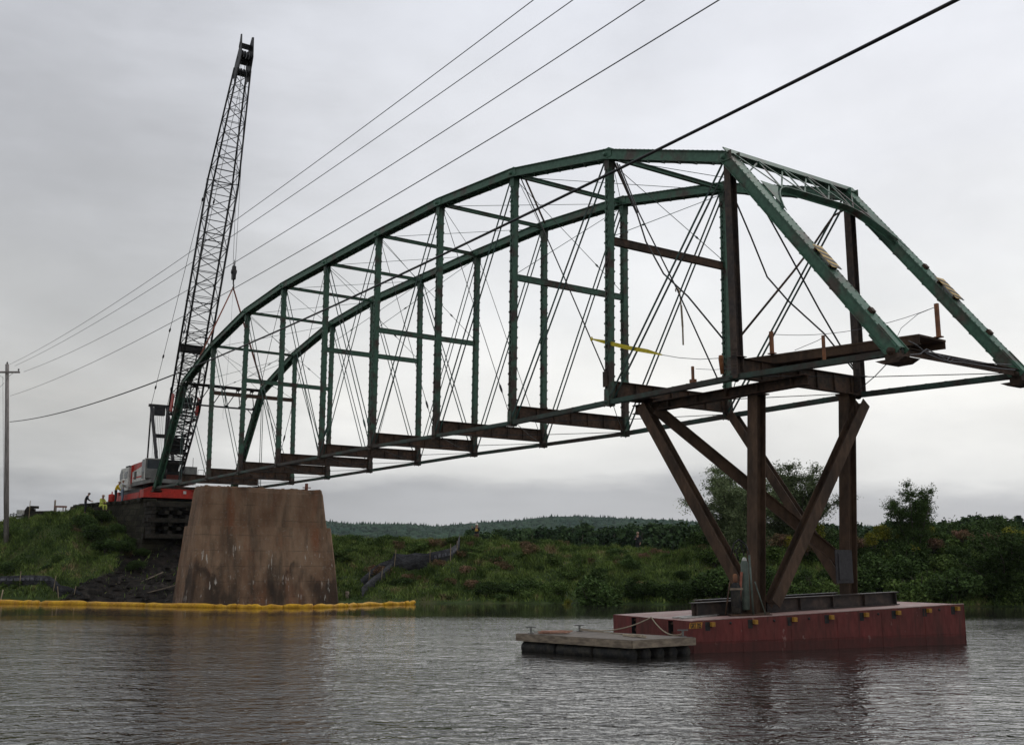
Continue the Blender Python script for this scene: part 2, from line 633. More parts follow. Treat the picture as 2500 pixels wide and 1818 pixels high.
def water_material():
    m = bpy.data.materials.new('river_water')
    m.use_nodes = True
    t = m.node_tree
    b = t.nodes['Principled BSDF']
    b.inputs['Base Color'].default_value = (0.022, 0.020, 0.017, 1)
    b.inputs['Roughness'].default_value = 0.06
    b.inputs['IOR'].default_value = 1.5
    geo = t.nodes.new('ShaderNodeNewGeometry')
    hs = []
    for scx, scy, sc, amp, det, dis in ((0.5, 1.0, 0.5, 0.060, 2, 0.5), (0.6, 1.0, 1.7, 0.034, 2, 1.0), (0.75, 1.0, 3.8, 0.044, 3, 0.8)):
        mp2 = t.nodes.new('ShaderNodeMapping')
        mp2.inputs['Scale'].default_value = (scx, scy, 1)
        mp2.inputs['Rotation'].default_value = (0, 0, 0.04)
        t.links.new(geo.outputs['Position'], mp2.inputs[0])
        n = t.nodes.new('ShaderNodeTexNoise')
        n.inputs['Scale'].default_value = sc
        n.inputs['Detail'].default_value = det
        n.inputs['Roughness'].default_value = 0.55
        n.inputs['Distortion'].default_value = dis
        t.links.new(mp2.outputs[0], n.inputs['Vector'])
        mu = t.nodes.new('ShaderNodeMath')
        mu.operation = 'MULTIPLY'
        mu.inputs[1].default_value = amp
        t.links.new(n.outputs[0], mu.inputs[0])
        hs.append(mu.outputs[0])
    # calmer water in the lee of the far bank, breeze patches in mid river
    a = hs[0]
    for h in hs[1:]:
        ad = t.nodes.new('ShaderNodeMath')
        ad.operation = 'ADD'
        t.links.new(a, ad.inputs[0])
        t.links.new(h, ad.inputs[1])
        a = ad.outputs[0]
    sp = t.nodes.new('ShaderNodeSeparateXYZ')
    t.links.new(geo.outputs['Position'], sp.inputs[0])
    nz = t.nodes.new('ShaderNodeTexNoise')
    nz.inputs['Scale'].default_value = 0.09
    nz.inputs['Detail'].default_value = 3
    t.links.new(geo.outputs['Position'], nz.inputs['Vector'])
    my = t.nodes.new('ShaderNodeMath')
    my.operation = 'MULTIPLY_ADD'
    my.inputs[1].default_value = 8
    t.links.new(nz.outputs[0], my.inputs[0])
    t.links.new(sp.outputs[1], my.inputs[2])
    mr = t.nodes.new('ShaderNodeMapRange')
    mr.inputs['From Min'].default_value = 46
    mr.inputs['From Max'].default_value = 53
    mr.inputs['To Min'].default_value = 1.0
    mr.inputs['To Max'].default_value = 0.06
    t.links.new(my.outputs[0], mr.inputs[0])
    bp = t.nodes.new('ShaderNodeBump')
    bp.inputs['Distance'].default_value = 1.0
    mpp = t.nodes.new('ShaderNodeMapping')
    mpp.inputs['Scale'].default_value = (0.5, 1.4, 1)
    mpp.inputs['Rotation'].default_value = (0, 0, 0.35)
    t.links.new(geo.outputs['Position'], mpp.inputs[0])
    npz = t.nodes.new('ShaderNodeTexNoise')
    npz.inputs['Scale'].default_value = 0.13
    npz.inputs['Detail'].default_value = 4
    t.links.new(mpp.outputs[0], npz.inputs['Vector'])
    mp3 = t.nodes.new('ShaderNodeMapRange')
    mp3.inputs['From Min'].default_value = 0.36
    mp3.inputs['From Max'].default_value = 0.64
    mp3.inputs['To Min'].default_value = 0.5
    mp3.inputs['To Max'].default_value = 1.3
    t.links.new(npz.outputs[0], mp3.inputs[0])
    mst = t.nodes.new('ShaderNodeMath')
    mst.operation = 'MULTIPLY'
    t.links.new(mr.outputs[0], mst.inputs[0])
    t.links.new(mp3.outputs[0], mst.inputs[1])
    t.links.new(mst.outputs[0], bp.inputs['Strength'])
    t.links.new(a, bp.inputs['Height'])
    t.links.new(bp.outputs[0], b.inputs['Normal'])
    return m


wm_ = bpy.data.meshes.new('river_water')
wm_.from_pydata([(-2600, -600, 0), (2600, -600, 0), (2600, 90, 0), (-2600, 90, 0)], [], [(0, 1, 2, 3)])
wm_.materials.append(water_material())
wobj = bpy.data.objects.new('river_water', wm_)
COL.objects.link(wobj)
tag(wobj, 'brown rippled river water', kind='structure')

# ------------------------------------------------------------------ distant hills
HPX = [-300, 400, 700, 802, 862, 958, 1012, 1075, 1120, 1170, 1245, 1339, 1420, 1520, 1595, 1711, 1850, 2000, 2200, 2500, 3200]
HPY = [1285, 1282, 1262, 1270, 1276, 1276, 1277, 1283, 1279, 1275, 1271, 1263, 1263, 1265, 1268, 1275, 1281, 1283, 1287, 1290, 1300]
HILLY = 1700.0


def hills(X, Y):
    px = 1250 + FPX * X / (HILLY * 0.9835 + 10)
    py = np.interp(px, HPX, HPY)
    v = -(py - 909) / FPX
    top = HC + HILLY * (math.sin(PITCH) + v * math.cos(PITCH)) / (math.cos(PITCH) - v * math.sin(PITCH))
    f = smooth01((Y - 900) / (HILLY - 900))
    n = 2.5 * np.sin(X * 0.012 + Y * 0.008) + 1.5 * np.sin(X * 0.031 - Y * 0.02)
    return 3.0 + (top - 9 + 0.5 * n - 3) * f * np.where(Y > HILLY, np.clip(1 - (Y - HILLY) / 1500, 0, 1), 1)


HILLM = mat('hill_forest_floor', (0.025, 0.055, 0.033), 0.95, (0.04, 0.07, 0.035), 0.012, 0.5, spec=0.1)
hm, hx, hy = grid_mesh('hills', np.linspace(-1500, 1500, 150), np.linspace(880, 3000, 60), hills)
hm.materials.append(HILLM)
ho = bpy.data.objects.new('hills', hm)
COL.objects.link(ho)
tag(ho, 'low wooded hills on the horizon', kind='structure')


def foliage_material(name, c1, c2, c3=None, scale=0.6, per_obj=0.25, pos=True):
    m = bpy.data.materials.new(name)
    m.use_nodes = True
    t = m.node_tree
    b = t.nodes['Principled BSDF']
    b.inputs['Roughness'].default_value = 0.9
    b.inputs['Specular IOR Level'].default_value = 0.06
    geo = t.nodes.new('ShaderNodeNewGeometry')
    n = t.nodes.new('ShaderNodeTexNoise')
    n.inputs['Scale'].default_value = scale
    n.inputs['Detail'].default_value = 5
    n.inputs['Roughness'].default_value = 0.65
    t.links.new(geo.outputs['Position'], n.inputs['Vector'])
    r = t.nodes.new('ShaderNodeValToRGB')
    r.color_ramp.elements[0].position = 0.41
    r.color_ramp.elements[0].color = (*c1, 1)
    r.color_ramp.elements[1].position = 0.56
    r.color_ramp.elements[1].color = (*c2, 1)
    if c3:
        e = r.color_ramp.elements.new(0.62)
        e.color = (*c3, 1)
    nb_ = t.nodes.new('ShaderNodeTexNoise')
    nb_.inputs['Scale'].default_value = scale * 4.5
    nb_.inputs['Detail'].default_value = 3
    t.links.new(geo.outputs['Position'], nb_.inputs['Vector'])
    av = t.nodes.new('ShaderNodeMix')
    av.inputs[0].default_value = 0.4
    t.links.new(n.outputs[0], av.inputs[2])
    t.links.new(nb_.outputs[0], av.inputs[3])
    t.links.new(av.outputs[0], r.inputs[0])
    isl = t.nodes.new('ShaderNodeMapRange')
    t.links.new(geo.outputs['Random Per Island'], isl.inputs[0])
    isl.inputs['To Min'].default_value = 0.6
    isl.inputs['To Max'].default_value = 1.5
    oi = t.nodes.new('ShaderNodeObjectInfo')
    mo = t.nodes.new('ShaderNodeMapRange')
    mo.inputs['To Min'].default_value = 1 - per_obj
    mo.inputs['To Max'].default_value = 1 + per_obj
    t.links.new(oi.outputs['Random'], mo.inputs[0])
    mm = t.nodes.new('ShaderNodeMath')
    mm.operation = 'MULTIPLY'
    t.links.new(isl.outputs[0], mm.inputs[0])
    t.links.new(mo.outputs[0], mm.inputs[1])
    sc_ = t.nodes.new('ShaderNodeVectorMath')
    sc_.operation = 'SCALE'
    t.links.new(r.outputs[0], sc_.inputs[0])
    t.links.new(mm.outputs[0], sc_.inputs['Scale'])
    t.links.new(sc_.outputs[0], b.inputs['Base Color'])
    return m


FOL_DARK = foliage_material('foliage_dark', (0.03, 0.05, 0.015), (0.066, 0.105, 0.032))
FOL_MID = foliage_material('foliage_mid', (0.055, 0.09, 0.024), (0.115, 0.165, 0.045))
FOL_WILLOW = foliage_material('foliage_willow', (0.085, 0.115, 0.05), (0.16, 0.195, 0.095))
FOL_FAR = foliage_material('foliage_far', (0.024, 0.046, 0.02), (0.055, 0.09, 0.034), scale=0.1)
FOL_HILL = foliage_material('foliage_hill', (0.02, 0.045, 0.03), (0.036, 0.066, 0.036), scale=0.008)
FOL_RED = foliage_material('foliage_reddish', (0.1, 0.09, 0.04), (0.2, 0.12, 0.075), (0.27, 0.15, 0.115))
FOL_GOLD = foliage_material('goldenrod', (0.08, 0.11, 0.025), (0.26, 0.24, 0.03), (0.45, 0.37, 0.05), scale=2.5)
GRASSM = foliage_material('grass', (0.045, 0.072, 0.02), (0.14, 0.19, 0.05), (0.21, 0.165, 0.085), scale=0.28)
BARK = mat('bark', (0.06, 0.05, 0.04), 0.9, (0.1, 0.085, 0.07), 5, 0.5, bump=0.5, bscale=15)


def leaf_quads(centers, size, aspect=0.5, updown=0.3, rng=RNG, size2=None):
    n = len(centers)
    d = rng.normal(size=(n, 3))
    d[:, 2] = d[:, 2] * updown
    d /= np.linalg.norm(d, axis=1)[:, None] + 1e-9
    e = rng.normal(size=(n, 3))
    e -= d * (e * d).sum(1)[:, None]
    e /= np.linalg.norm(e, axis=1)[:, None] + 1e-9
    L = size * (0.6 + 0.8 * rng.random(n))[:, None] if size2 is None else (size + (size2 - size) * rng.random(n))[:, None]
    a = d * L * 0.5
    b_ = e * L * 0.5 * aspect
    co = np.stack([centers - a, centers + b_, centers + a, centers - b_], 1).reshape(-1, 3)
    q = np.arange(n * 4).reshape(-1, 4)
    return co, q


def blob_points(n, blobs, rng, shell=0.55):
    """points inside a set of ellipsoid clumps (cx,cy,cz,rx,ry,rz), denser near their skins"""
    B = np.array(blobs, float)
    w = (B[:, 3] * B[:, 4] * B[:, 5]) ** 0.67
    k = rng.choice(len(B), n, p=w / w.sum())
    d = rng.normal(size=(n, 3))
    d /= np.linalg.norm(d, axis=1)[:, None]
    r = shell + (1 - shell) * rng.random(n) ** 0.7
    r *= 1 + 0.13 * rng.normal(size=n)
    return B[k, :3] + d * r[:, None] * B[k, 3:6]


# hill forest, one mass (thousands of far crowns)
def hill_forest():
    rng = np.random.default_rng(3)
    n = 26000
    X = rng.uniform(-760, 900, n)
    Y = 1000 + (HILLY + 60 - 1000) * rng.random(n) ** 0.8
    ridge = rng.random(n) < 0.12
    Y[ridge] = HILLY + rng.uniform(-25, 15, ridge.sum())
    Z = hills(X, Y) - 1
    con = rng.random(n) < 0.22
    h = np.where(con, rng.uniform(7, 13, n), rng.uniform(6, 9, n))
    w = np.where(con, rng.uniform(2.2, 3.6, n), rng.uniform(4.5, 8, n))
    k = 6
    an = np.linspace(0, 2 * math.pi, k, endpoint=False)
    rings = []
    for fz, fw_c, fw_b in ((0.0, 1, 0.55), (0.45, 0.6, 1.0), (0.8, 0.25, 0.72)):
        fw = np.where(con, fw_c, fw_b) * w
        jit = 1 + 0.2 * rng.normal(size=(n, k))
        rings.append(np.stack([X[:, None] + fw[:, None] * np.cos(an) * jit, Y[:, None] + fw[:, None] * np.sin(an) * jit,
                               (Z + fz * h)[:, None] * np.ones(k)], -1))
    top = np.stack([X, Y, Z + h], -1)[:, None, :]
    co = np.concatenate(rings + [top], 1)
    m = 3 * k + 1
    base = (np.arange(n) * m)[:, None, None]
    tri = []
    for r in range(2):
        for i in range(k):
            j = (i + 1) % k
            tri += [(r * k + i, r * k + j, (r + 1) * k + j), (r * k + i, (r + 1) * k + j, (r + 1) * k + i)]
    for i in range(k):
        tri.append((2 * k + i, 2 * k + (i + 1) % k, 3 * k))
    T = (np.array(tri)[None] + base).reshape(-1, 3)
    me = np_mesh('hill_forest', co.reshape(-1, 3), T)
    me.materials.append(FOL_HILL)
    o = bpy.data.objects.new('hill_forest', me)
    COL.objects.link(o)
    tag(o, 'mixed forest covering the distant hills', 'forest', kind='stuff')


hill_forest()


# ------------------------------------------------------------------ grass of the bank (stuff)
def bank_grass():
    rng = np.random.default_rng(5)
    n = 330000
    X = rng.uniform(-44, 46, n)
    d = rng.random(n) ** 0.8 * 17
    Y = shore(X) + d + 0.1
    keep = rng.random(n) > soilmask(X, Y) * 0.97
    # keep the abutment top free of tall grass
    P = np.stack([X, Y], 1) - O3[:2]
    s_ = P @ D3[:2]
    t_ = P @ N3[:2]
    keep &= ~((s_ < -4.1) & (t_ > 0.75 + (s_ + 4.3) * 0.23) & (t_ < 8))
    X, Y = X[keep], Y[keep]
    n = len(X)
    Z = ground(X, Y) - 0.03
    clump = 0.5 + 0.5 * np.sin(X * 1.3 + 0.7 * Y) * np.sin(Y * 1.7 - X * 0.6) + 0.3 * np.sin(X * 4.1) * np.sin(Y * 3.3)
    h = (0.12 + 0.30 * np.clip(clump, 0, 1.2) ** 1.5) * rng.uniform(0.5, 1.4, n)
    lean = rng.normal(size=(n, 2)) * 0.42
    a = rng.uniform(0, math.pi, n)
    w = rng.uniform(0.018, 0.04, n)
    dx, dy = np.cos(a) * w, np.sin(a) * w
    b0 = np.stack([X - dx, Y - dy, Z], 1)
    b1_ = np.stack([X + dx, Y + dy, Z], 1)
    mx_ = X + lean[:, 0] * h * 0.4
    my_ = Y + lean[:, 1] * h * 0.4
    c0 = np.stack([mx_ - dx * 0.8, my_ - dy * 0.8, Z + h * 0.6], 1)
    c1 = np.stack([mx_ + dx * 0.8, my_ + dy * 0.8, Z + h * 0.6], 1)
    tp = np.stack([X + lean[:, 0] * h, Y + lean[:, 1] * h, Z + h * 0.95], 1)
    co = np.stack([b0, b1_, c1, c0, tp], 1).reshape(-1, 3)
    bs = (np.arange(n) * 5)[:, None]
    T = np.concatenate([bs + np.array([[0, 1, 2]]), bs + np.array([[0, 2, 3]]), bs + np.array([[3, 2, 4]])], 0)
    me = np_mesh('bank_grass', co, T)
    me.materials.append(GRASSM)
    o = bpy.data.objects.new('bank_grass', me)
    COL.objects.link(o)
    tag(o, 'rough long grass covering the river bank', 'grass', kind='stuff')


bank_grass()


# ------------------------------------------------------------------ shrubs, weeds and trees
def mesh_leafy(name, n, blobs, size, m, seed, aspect=0.5, updown=0.6, shell=0.5, cutz=0.0):
    rng = np.random.default_rng(seed)
    P = blob_points(n, blobs, rng, shell)
    P = P[P[:, 2] > cutz]
    co, q = leaf_quads(P, size, aspect, updown, rng)
    me = np_mesh(name, co, q)
    me.materials.append(m)
    return me


def shrub_proto(seed, m, r=1.0, h=1.0, n=2600, leaf=0.13):
    rng = random.Random(seed)
    bl = []
    for i in range(11):
        a = rng.uniform(0, 6.28)
        d = rng.uniform(0, 0.75) * r
        k = rng.uniform(0.28, 0.5)
        bl.append((math.cos(a) * d, math.sin(a) * d, h * rng.uniform(0.25, 0.85) * (1 - 0.35 * d / r), k * r, k * r, k * h * 0.75))
    fm = mesh_leafy('foliage', n, bl, leaf, m, seed)
    st = MB()
    for i in range(7):
        a = rng.uniform(0, 6.28)
        d = rng.uniform(0.2, 0.7) * r
        st.tube([(0.1 * math.cos(a), 0.1 * math.sin(a), -0.15), (d * 0.4 * math.cos(a), d * 0.4 * math.sin(a), h * 0.4), (d * math.cos(a), d * math.sin(a), h * 0.85)], 0.03, 4, r2=0.008)
    return fm, st


def make_shrub(name, label, cat, seed, m, r, h, n, leaf, P, group=None, sc=1.0):
    fm, st = shrub_proto(seed, m, r, h, n, leaf)
    root = thing(name, label, cat, (0, 0, 0), group=group)
    o = bpy.data.objects.new('foliage', fm)
    COL.objects.link(o)
    o.parent = root
    st.build('stem', BARK, root)
    root.location = P
    root.scale = (sc,) * 3
    return root


protos = {}
for key, m, r, h, n, lf in (('dark', FOL_DARK, 1.0, 1.5, 4200, 0.13), ('dark2', FOL_DARK, 1.2, 1.2, 3800, 0.14), ('mid', FOL_MID, 0.9, 1.1, 3200, 0.12),
                            ('mid2', FOL_MID, 1.1, 0.9, 3000, 0.12), ('red', FOL_RED, 0.8, 0.8, 2000, 0.1), ('gold', FOL_GOLD, 0.7, 0.9, 1800, 0.09)):
    protos[key] = shrub_proto(hash(key) % 1 + {'dark': 21, 'dark2': 22, 'mid': 23, 'mid2': 24, 'red': 25, 'gold': 26}[key], m, r, h, n, lf)
proto_objs = {}


def place_shrub(key, X, Y, sc, label, name='shrub', cat='shrub', group=None, sz=1.0, dz=-0.1):
    if key not in proto_objs:
        fm, st = protos[key]
        root = thing(name, label, cat, (0, 0, 0), group=group)
        o = bpy.data.objects.new('foliage', fm)
        COL.objects.link(o)
        o.parent = root
        st.build('stem', BARK, root)
        proto_objs[key] = root
    else:
        root = copy_tree(proto_objs[key])
        root.name = name
        tag(root, label, cat, group)
    root.location = (X, Y, float(ground(X, Y)) + dz)
    root.rotation_euler = (0, 0, random.uniform(0, 6.28))
    root.scale = (sc, sc, sc * sz)
    return root


ONES = ['', 'first', 'second', 'third', 'fourth', 'fifth', 'sixth', 'seventh', 'eighth', 'ninth', 'tenth', 'eleventh', 'twelfth', 'thirteenth', 'fourteenth',
        'fifteenth', 'sixteenth', 'seventeenth', 'eighteenth', 'nineteenth']
TENS = ['', '', 'twent', 'thirt', 'fort', 'fift', 'sixt', 'sevent', 'eight', 'ninet']


def ordinal(n):
    if n < 20:
        return ONES[n]
    return TENS[n // 10] + 'ieth' if n % 10 == 0 else TENS[n // 10] + 'y-' + ONES[n % 10]


def relabel(objs, fmt):
    """name each by its place in the row as seen from the camera, left to right"""
    for i, o in enumerate(sorted(objs, key=lambda o: o.location.x / o.location.y)):
        o['label'] = fmt.format(ordinal(i + 1))


G_DARK = 'dark bushes crowding the water line right of the pier'
G_BANK = 'bushes scattered over the right-hand bank slope'
G_TOP = 'bushes along the top of the bank behind the barge'
rr = random.Random(2)
row = []
x = 5.0
while x < 34:
    sc = rr.uniform(0.75, 1.2) if x < 12 else rr.uniform(1.0, 1.7)
    row.append(place_shrub(rr.choice(['dark', 'dark2', 'mid']), x, float(shore(x)) + rr.uniform(0.2, 1.2), sc, '-', group=G_DARK))
    x += rr.uniform(0.9, 1.7)
relabel(row, 'leafy bush overhanging the water line on the right, {} from the left in the row')
rows = {k: [] for k in ('dark', 'mid', 'mid2', 'dark2')}
for i in range(44):
    X = rr.uniform(7, 34)
    dd = rr.uniform(2, 8.5)
    k = rr.choice(['dark', 'mid', 'mid2', 'dark2', 'mid'])
    sc = rr.uniform(0.35, 0.75) if X < 13 else rr.uniform(0.7, 1.4)
    rows[k].append(place_shrub(k, X, float(shore(X)) + dd, sc, '-', group=G_BANK))
for k, w in (('dark', 'upright dark green'), ('mid', 'upright mid green'), ('mid2', 'spreading mid green'), ('dark2', 'spreading dark green')):
    relabel(rows[k], w + ' bush on the right-hand bank slope, {} such from the left')
row = []
for i in range(40):
    X = rr.uniform(13, 40)
    dd = rr.uniform(9, 20)
    row.append(place_shrub(rr.choice(['dark', 'mid', 'dark2']), X, float(shore(X)) + dd, rr.uniform(0.9, 1.8), '-', group=G_TOP))
relabel(row, 'leafy bush on top of the bank behind the barge, {} from the left')
row, row2 = [], []
for i in range(130):
    X = rr.uniform(-12.5, 9)
    dd = rr.uniform(0.8, 13)
    if X < -9.5 and dd < 6:
        continue
    if rr.random() < 0.8:
        row.append(place_shrub(rr.choice(['mid2', 'mid', 'mid2', 'dark2']), X, float(shore(X)) + dd, rr.uniform(0.35, 1.0), '-', group='low weedy bushes on the open slope', dz=-0.3, sz=0.75))
    else:
        row2.append(place_shrub('red', X, float(shore(X)) + dd, rr.uniform(0.5, 1.0), '-', name='weed_clump', cat='weed', group='reddish weed clumps on the open slope', dz=-0.2))
relabel(row, 'low green weedy bush between pier and alders, {} from the left')
relabel(row2, 'reddish weed clump in the grass between pier and alders, {} from the left')
row = []
for i in range(30):
    X = rr.uniform(-8, 16)
    dd = rr.uniform(8, 14)
    row.append(place_shrub('red', X, float(shore(X)) + dd, rr.uniform(0.45, 0.95), '-', name='weed_clump', cat='weed', group='reddish weed clumps on the brow of the bank'))
relabel(row, 'reddish brown weed clump along the brow of the right bank, {} from the left')
row, row2 = [], []
for i in range(18):
    X = rr.uniform(17, 34)
    if i % 3:
        row.append(place_shrub('gold', X, float(shore(X)) + rr.uniform(6, 10), rr.uniform(0.8, 1.2), '-', name='flowering_weed', cat='weed', group='yellow flowering weeds on the right bank', dz=1.1))
    else:
        row2.append(place_shrub('red', X, float(shore(X)) + rr.uniform(6, 10), rr.uniform(0.8, 1.2), '-', name='weed_clump', cat='weed', group='reddish weeds among the bushes on the right', dz=1.0))
relabel(row, 'yellow flowering weed clump among bushes right of the trestle, {} from the left')
relabel(row2, 'pinkish brown weed clump among bushes right of the trestle, {} from the left')
row = []
for i in range(3):
    P = atY(1375 + i * 9, 1440 - i * 14, 62)
    row.append(place_shrub('gold', float(P[0]), 63.0 + i * 0.8, 0.5, '-', name='flowering_weed', cat='weed', group='pale yellow weeds beside the dark bush', dz=0.3))
relabel(row, 'pale yellow flowering weed left of the big round dark bush, {} from the left')
row = []
for i in range(56):
    X = rr.uniform(-42, -27)
    dd = rr.uniform(1.0, 13)
    if X > -30.5 and dd < 5:
        continue
    row.append(place_shrub(rr.choice(['mid2', 'mid', 'mid2', 'dark2', 'red']), X, float(shore(X)) + dd, rr.uniform(0.3, 0.75), '-', group='low weedy bushes on the left slope', dz=-0.22))
relabel(row, 'low weedy bush on the grass slope left of the abutment, {} from the left')
row = []
for px, Y, sc in ((228, 77, 0.9), (262, 76.5, 0.8), (300, 76, 0.75), (335, 75, 0.6), (205, 78, 0.8), (285, 78.5, 0.6), (318, 77.3, 0.55), (350, 76.6, 0.5), (245, 79.5, 0.7)):
    P = atY(px, 1300, Y)
    row.append(place_shrub('dark2', float(P[0]), Y, sc, '-', group='dark bushes growing against the abutment wall', dz=0.1))
relabel(row, 'dark bush growing against the foot of the stone abutment, {} from the left')
P = atY(205, 1236, 79)
place_shrub('mid', float(P[0]), 79.0, 0.62, 'green bush on the brow beside the standing figure in dark clothes')
P = atY(1455, 1440, 61.5)
place_shrub('dark', float(P[0]), 62.8, 1.75, 'big round dark bush at the water line left of the trestle', sz=0.85)
P = atY(1365, 1330, 66)
place_shrub('mid2', float(P[0]), 67.0, 0.9, 'grey-green bush on the slope above the round dark bush')


def make_tree(name, label, cat, P, H, R, seed, m, n, leaf, aspect=0.4, n_limbs=7, low=0.25, shell=0.35, blobk=(0.2, 0.34), lean=0.0, twigs=0, multi=1, group=None):
    rng = random.Random(seed)
    root = thing(name, label, cat, (0, 0, 0), group=group)
    tr = MB()
    bl = []
    for s in range(multi):
        a0 = rng.uniform(0, 6.28)
        off = 0.12 * R if multi > 1 else 0
        bx, by = off * math.cos(a0), off * math.sin(a0)
        top = (bx * 2 + lean * H * 0.2 + rng.uniform(-.2, .2) * R, by * 2 + rng.uniform(-.2, .2) * R, H * 0.85)
        tr.tube([(bx, by, -0.4), (bx + (top[0] - bx) * 0.25, by + (top[1] - by) * 0.2, H * 0.3), (bx + (top[0] - bx) * 0.6, by + (top[1] - by) * 0.55, H * 0.6), top], 0.028 * H, 7, r2=0.005 * H)
        for i in range(n_limbs):
            f = low + (0.92 - low) * (i + rng.random()) / n_limbs
            a = rng.uniform(0, 6.28)
            reach = R * (0.55 + 0.45 * rng.random()) * math.sqrt(max(0.08, 1 - ((f - 0.55) / 0.6) ** 2))
            st = Vector((bx + (top[0] - bx) * f, by + (top[1] - by) * f, H * f * 0.82))
            en = st + Vector((math.cos(a) * reach, math.sin(a) * reach, H * rng.uniform(0.08, 0.22)))
            mid = st.lerp(en, 0.5) + Vector((0, 0, -0.02 * H))
            tr.tube([st, mid, en], 0.011 * H, 5, r2=0.003 * H)
            for j in range(3):
                k = rng.uniform(*blobk) * R
                c = st.lerp(en, 0.55 + 0.22 * j)
                bl.append((c.x + rng.uniform(-.12, .12) * R, c.y + rng.uniform(-.12, .12) * R, c.z + rng.uniform(-.05, .08) * H, k, k, k * rng.uniform(0.6, 0.9)))
    tr.build('trunk', BARK, root)
    fm = mesh_leafy('crown', n, bl, leaf, m, seed, aspect, 0.8, shell, cutz=H * 0.08)
    o = bpy.data.objects.new('crown', fm)
    COL.objects.link(o)
    o.parent = root
    root.location = P
    return root


def gp(px, Y):
    r = ray(px, 1300)
    X = float(r[0] / r[1] * Y)
    return (X, Y, float(ground(X, Y)) - 0.1)


def branchy_tree(name, label, P, H, R, seed, m, nleaf, leaf, aspect=0.35, stems=6, base_f=0.1, spread=0.16, droop=0.0, dense_low=1.0, group=None, elr=(0.0, 0.75), thick=0.02):
    """limbs fan up from the base, fork into twigs, and carry their leaves in sprays along the twigs"""
    rg = random.Random(seed)
    rng = np.random.default_rng(seed)
    root = thing(name, label, 'tree', (0, 0, 0), group=group)
    tr_ = MB()
    cz, b_ = H * (1 + base_f) / 2, H * (1 - base_f) / 2
    twigs = []
    for i in range(stems):
        a = 6.283 * (i + rg.random() * 0.7) / stems
        el = elr[0] + (elr[1] - elr[0]) * rg.random()
        tip = Vector((math.cos(a) * R * math.cos(el * 1.5) * rg.uniform(.75, 1.0), math.sin(a) * R * math.cos(el * 1.5) * rg.uniform(.75, 1.0), cz + b_ * math.sin(el * 1.5) * rg.uniform(.85, 1.0)))
        b0 = Vector((math.cos(a) * 0.04 * R, math.sin(a) * 0.04 * R, -0.4))
        pts = []
        for k in range(6):
            f = k / 5
            out = f ** 1.6
            pts.append(Vector((b0.x + (tip.x - b0.x) * out + rg.uniform(-.03, .03) * R, b0.y + (tip.y - b0.y) * out + rg.uniform(-.03, .03) * R, b0.z + (tip.z - b0.z) * f)))
        tr_.tube(pts, thick * H / 2, 6, r2=0.003 * H)
        for j in range(13):
            f = base_f * 0.8 + (0.98 - base_f * 0.8) * (j + rg.random()) / 13
            q = f * 5
            k = min(4, int(q))
            st_ = pts[k].lerp(pts[k + 1], q - k)
            az = rg.uniform(0, 6.28)
            ln = R * rg.uniform(0.25, 0.55) * (1 - 0.45 * f)
            en_ = st_ + Vector((math.cos(az) * ln, math.sin(az) * ln, ln * rg.uniform(-0.1, 0.75)))
            tr_.tube([st_, st_.lerp(en_, .5) + Vector((0, 0, .03 * ln)), en_], 0.0035 * H, 4, r2=0.0015 * H)
            twigs.append((st_, en_, ln))
    tr_.build('trunk', BARK, root)
    k = rng.integers(0, len(twigs), nleaf // 9)
    sprays = []
    for i in k:
        st_, en_, ln = twigs[i]
        f = rng.uniform(0.25, 1.05)
        o = st_.lerp(en_, f)
        d = rng.normal(size=3)
        d[2] = d[2] * 0.6 + 0.35 - droop
        d /= np.linalg.norm(d)
        L = R * spread * rng.uniform(0.5, 1.4)
        u = rng.random(9) ** 0.8
        p = np.array(o)[None] + d[None] * (u * L)[:, None] + rng.normal(size=(9, 3)) * leaf * 0.45
        p[:, 2] -= droop * (u * L) ** 2 * 0.8
        sprays.append(p)
    pts = np.concatenate(sprays)
    co, q = leaf_quads(pts, leaf, aspect, 0.8, rng)
    me = np_mesh('crown', co, q)
    me.materials.append(m)
    o = bpy.data.objects.new('crown', me)
    COL.objects.link(o)
    o.parent = root
    root.location = P
    return root


def gp(px, Y):
    r = ray(px, 1300)
    X = float(r[0] / r[1] * Y)
    return (X, Y, float(ground(X, Y)) - 0.1)


G_W2 = 'willows behind the trestle'
branchy_tree('willow_tree', 'grey-green fine-leaved willow rising behind the trestle, the left of two', gp(1805, 72), 6.3, 3.2, 31, FOL_WILLOW, 75000, 0.16, 0.34, 11, 0.1, 0.24, 0.25, group=G_W2)
branchy_tree('willow_tree', 'grey-green willow with ragged right edge behind the crossed braces, the right of two', gp(1948, 73), 6.4, 3.2, 36, FOL_WILLOW, 75000, 0.16, 0.34, 11, 0.1, 0.24, 0.25, group=G_W2)
branchy_tree('upright_tree', 'upright sparse dark tree standing alone right of the far trestle post', gp(2232, 68), 5.2, 2.1, 43, FOL_DARK, 46000, 0.12, 0.36, 14, 0.05, 0.22, -0.3, elr=(0.2, 0.95), thick=0.012)
branchy_tree('shore_tree', 'large dark round tree at the right edge of the picture by the water', gp(2450, 61.5), 4.2, 2.6, 47, FOL_DARK, 30000, 0.15, 0.45, 14, 0.02, 0.22, 0.0)
branchy_tree('round_tree', 'rounded dark green tree on the skyline at far right', gp(2385, 95), 3.9, 4.0, 49, FOL_DARK, 30000, 0.2, 0.5, 13, 0.05, 0.2, 0.0)

# tree line beyond the fields: a few kinds, each tree its own object
G_FAR = 'trees of the far tree line beyond the fields'
far_protos = []


def far_broad(seed, H, R):
    return make_tree('broadleaf_tree', 'dark broadleaf tree in the far tree line', 'tree', (0, 0, 0), H, R, seed, FOL_FAR, 1800, 0.75, 0.6, 8, 0.08, 0.5, (0.3, 0.5), group=G_FAR)


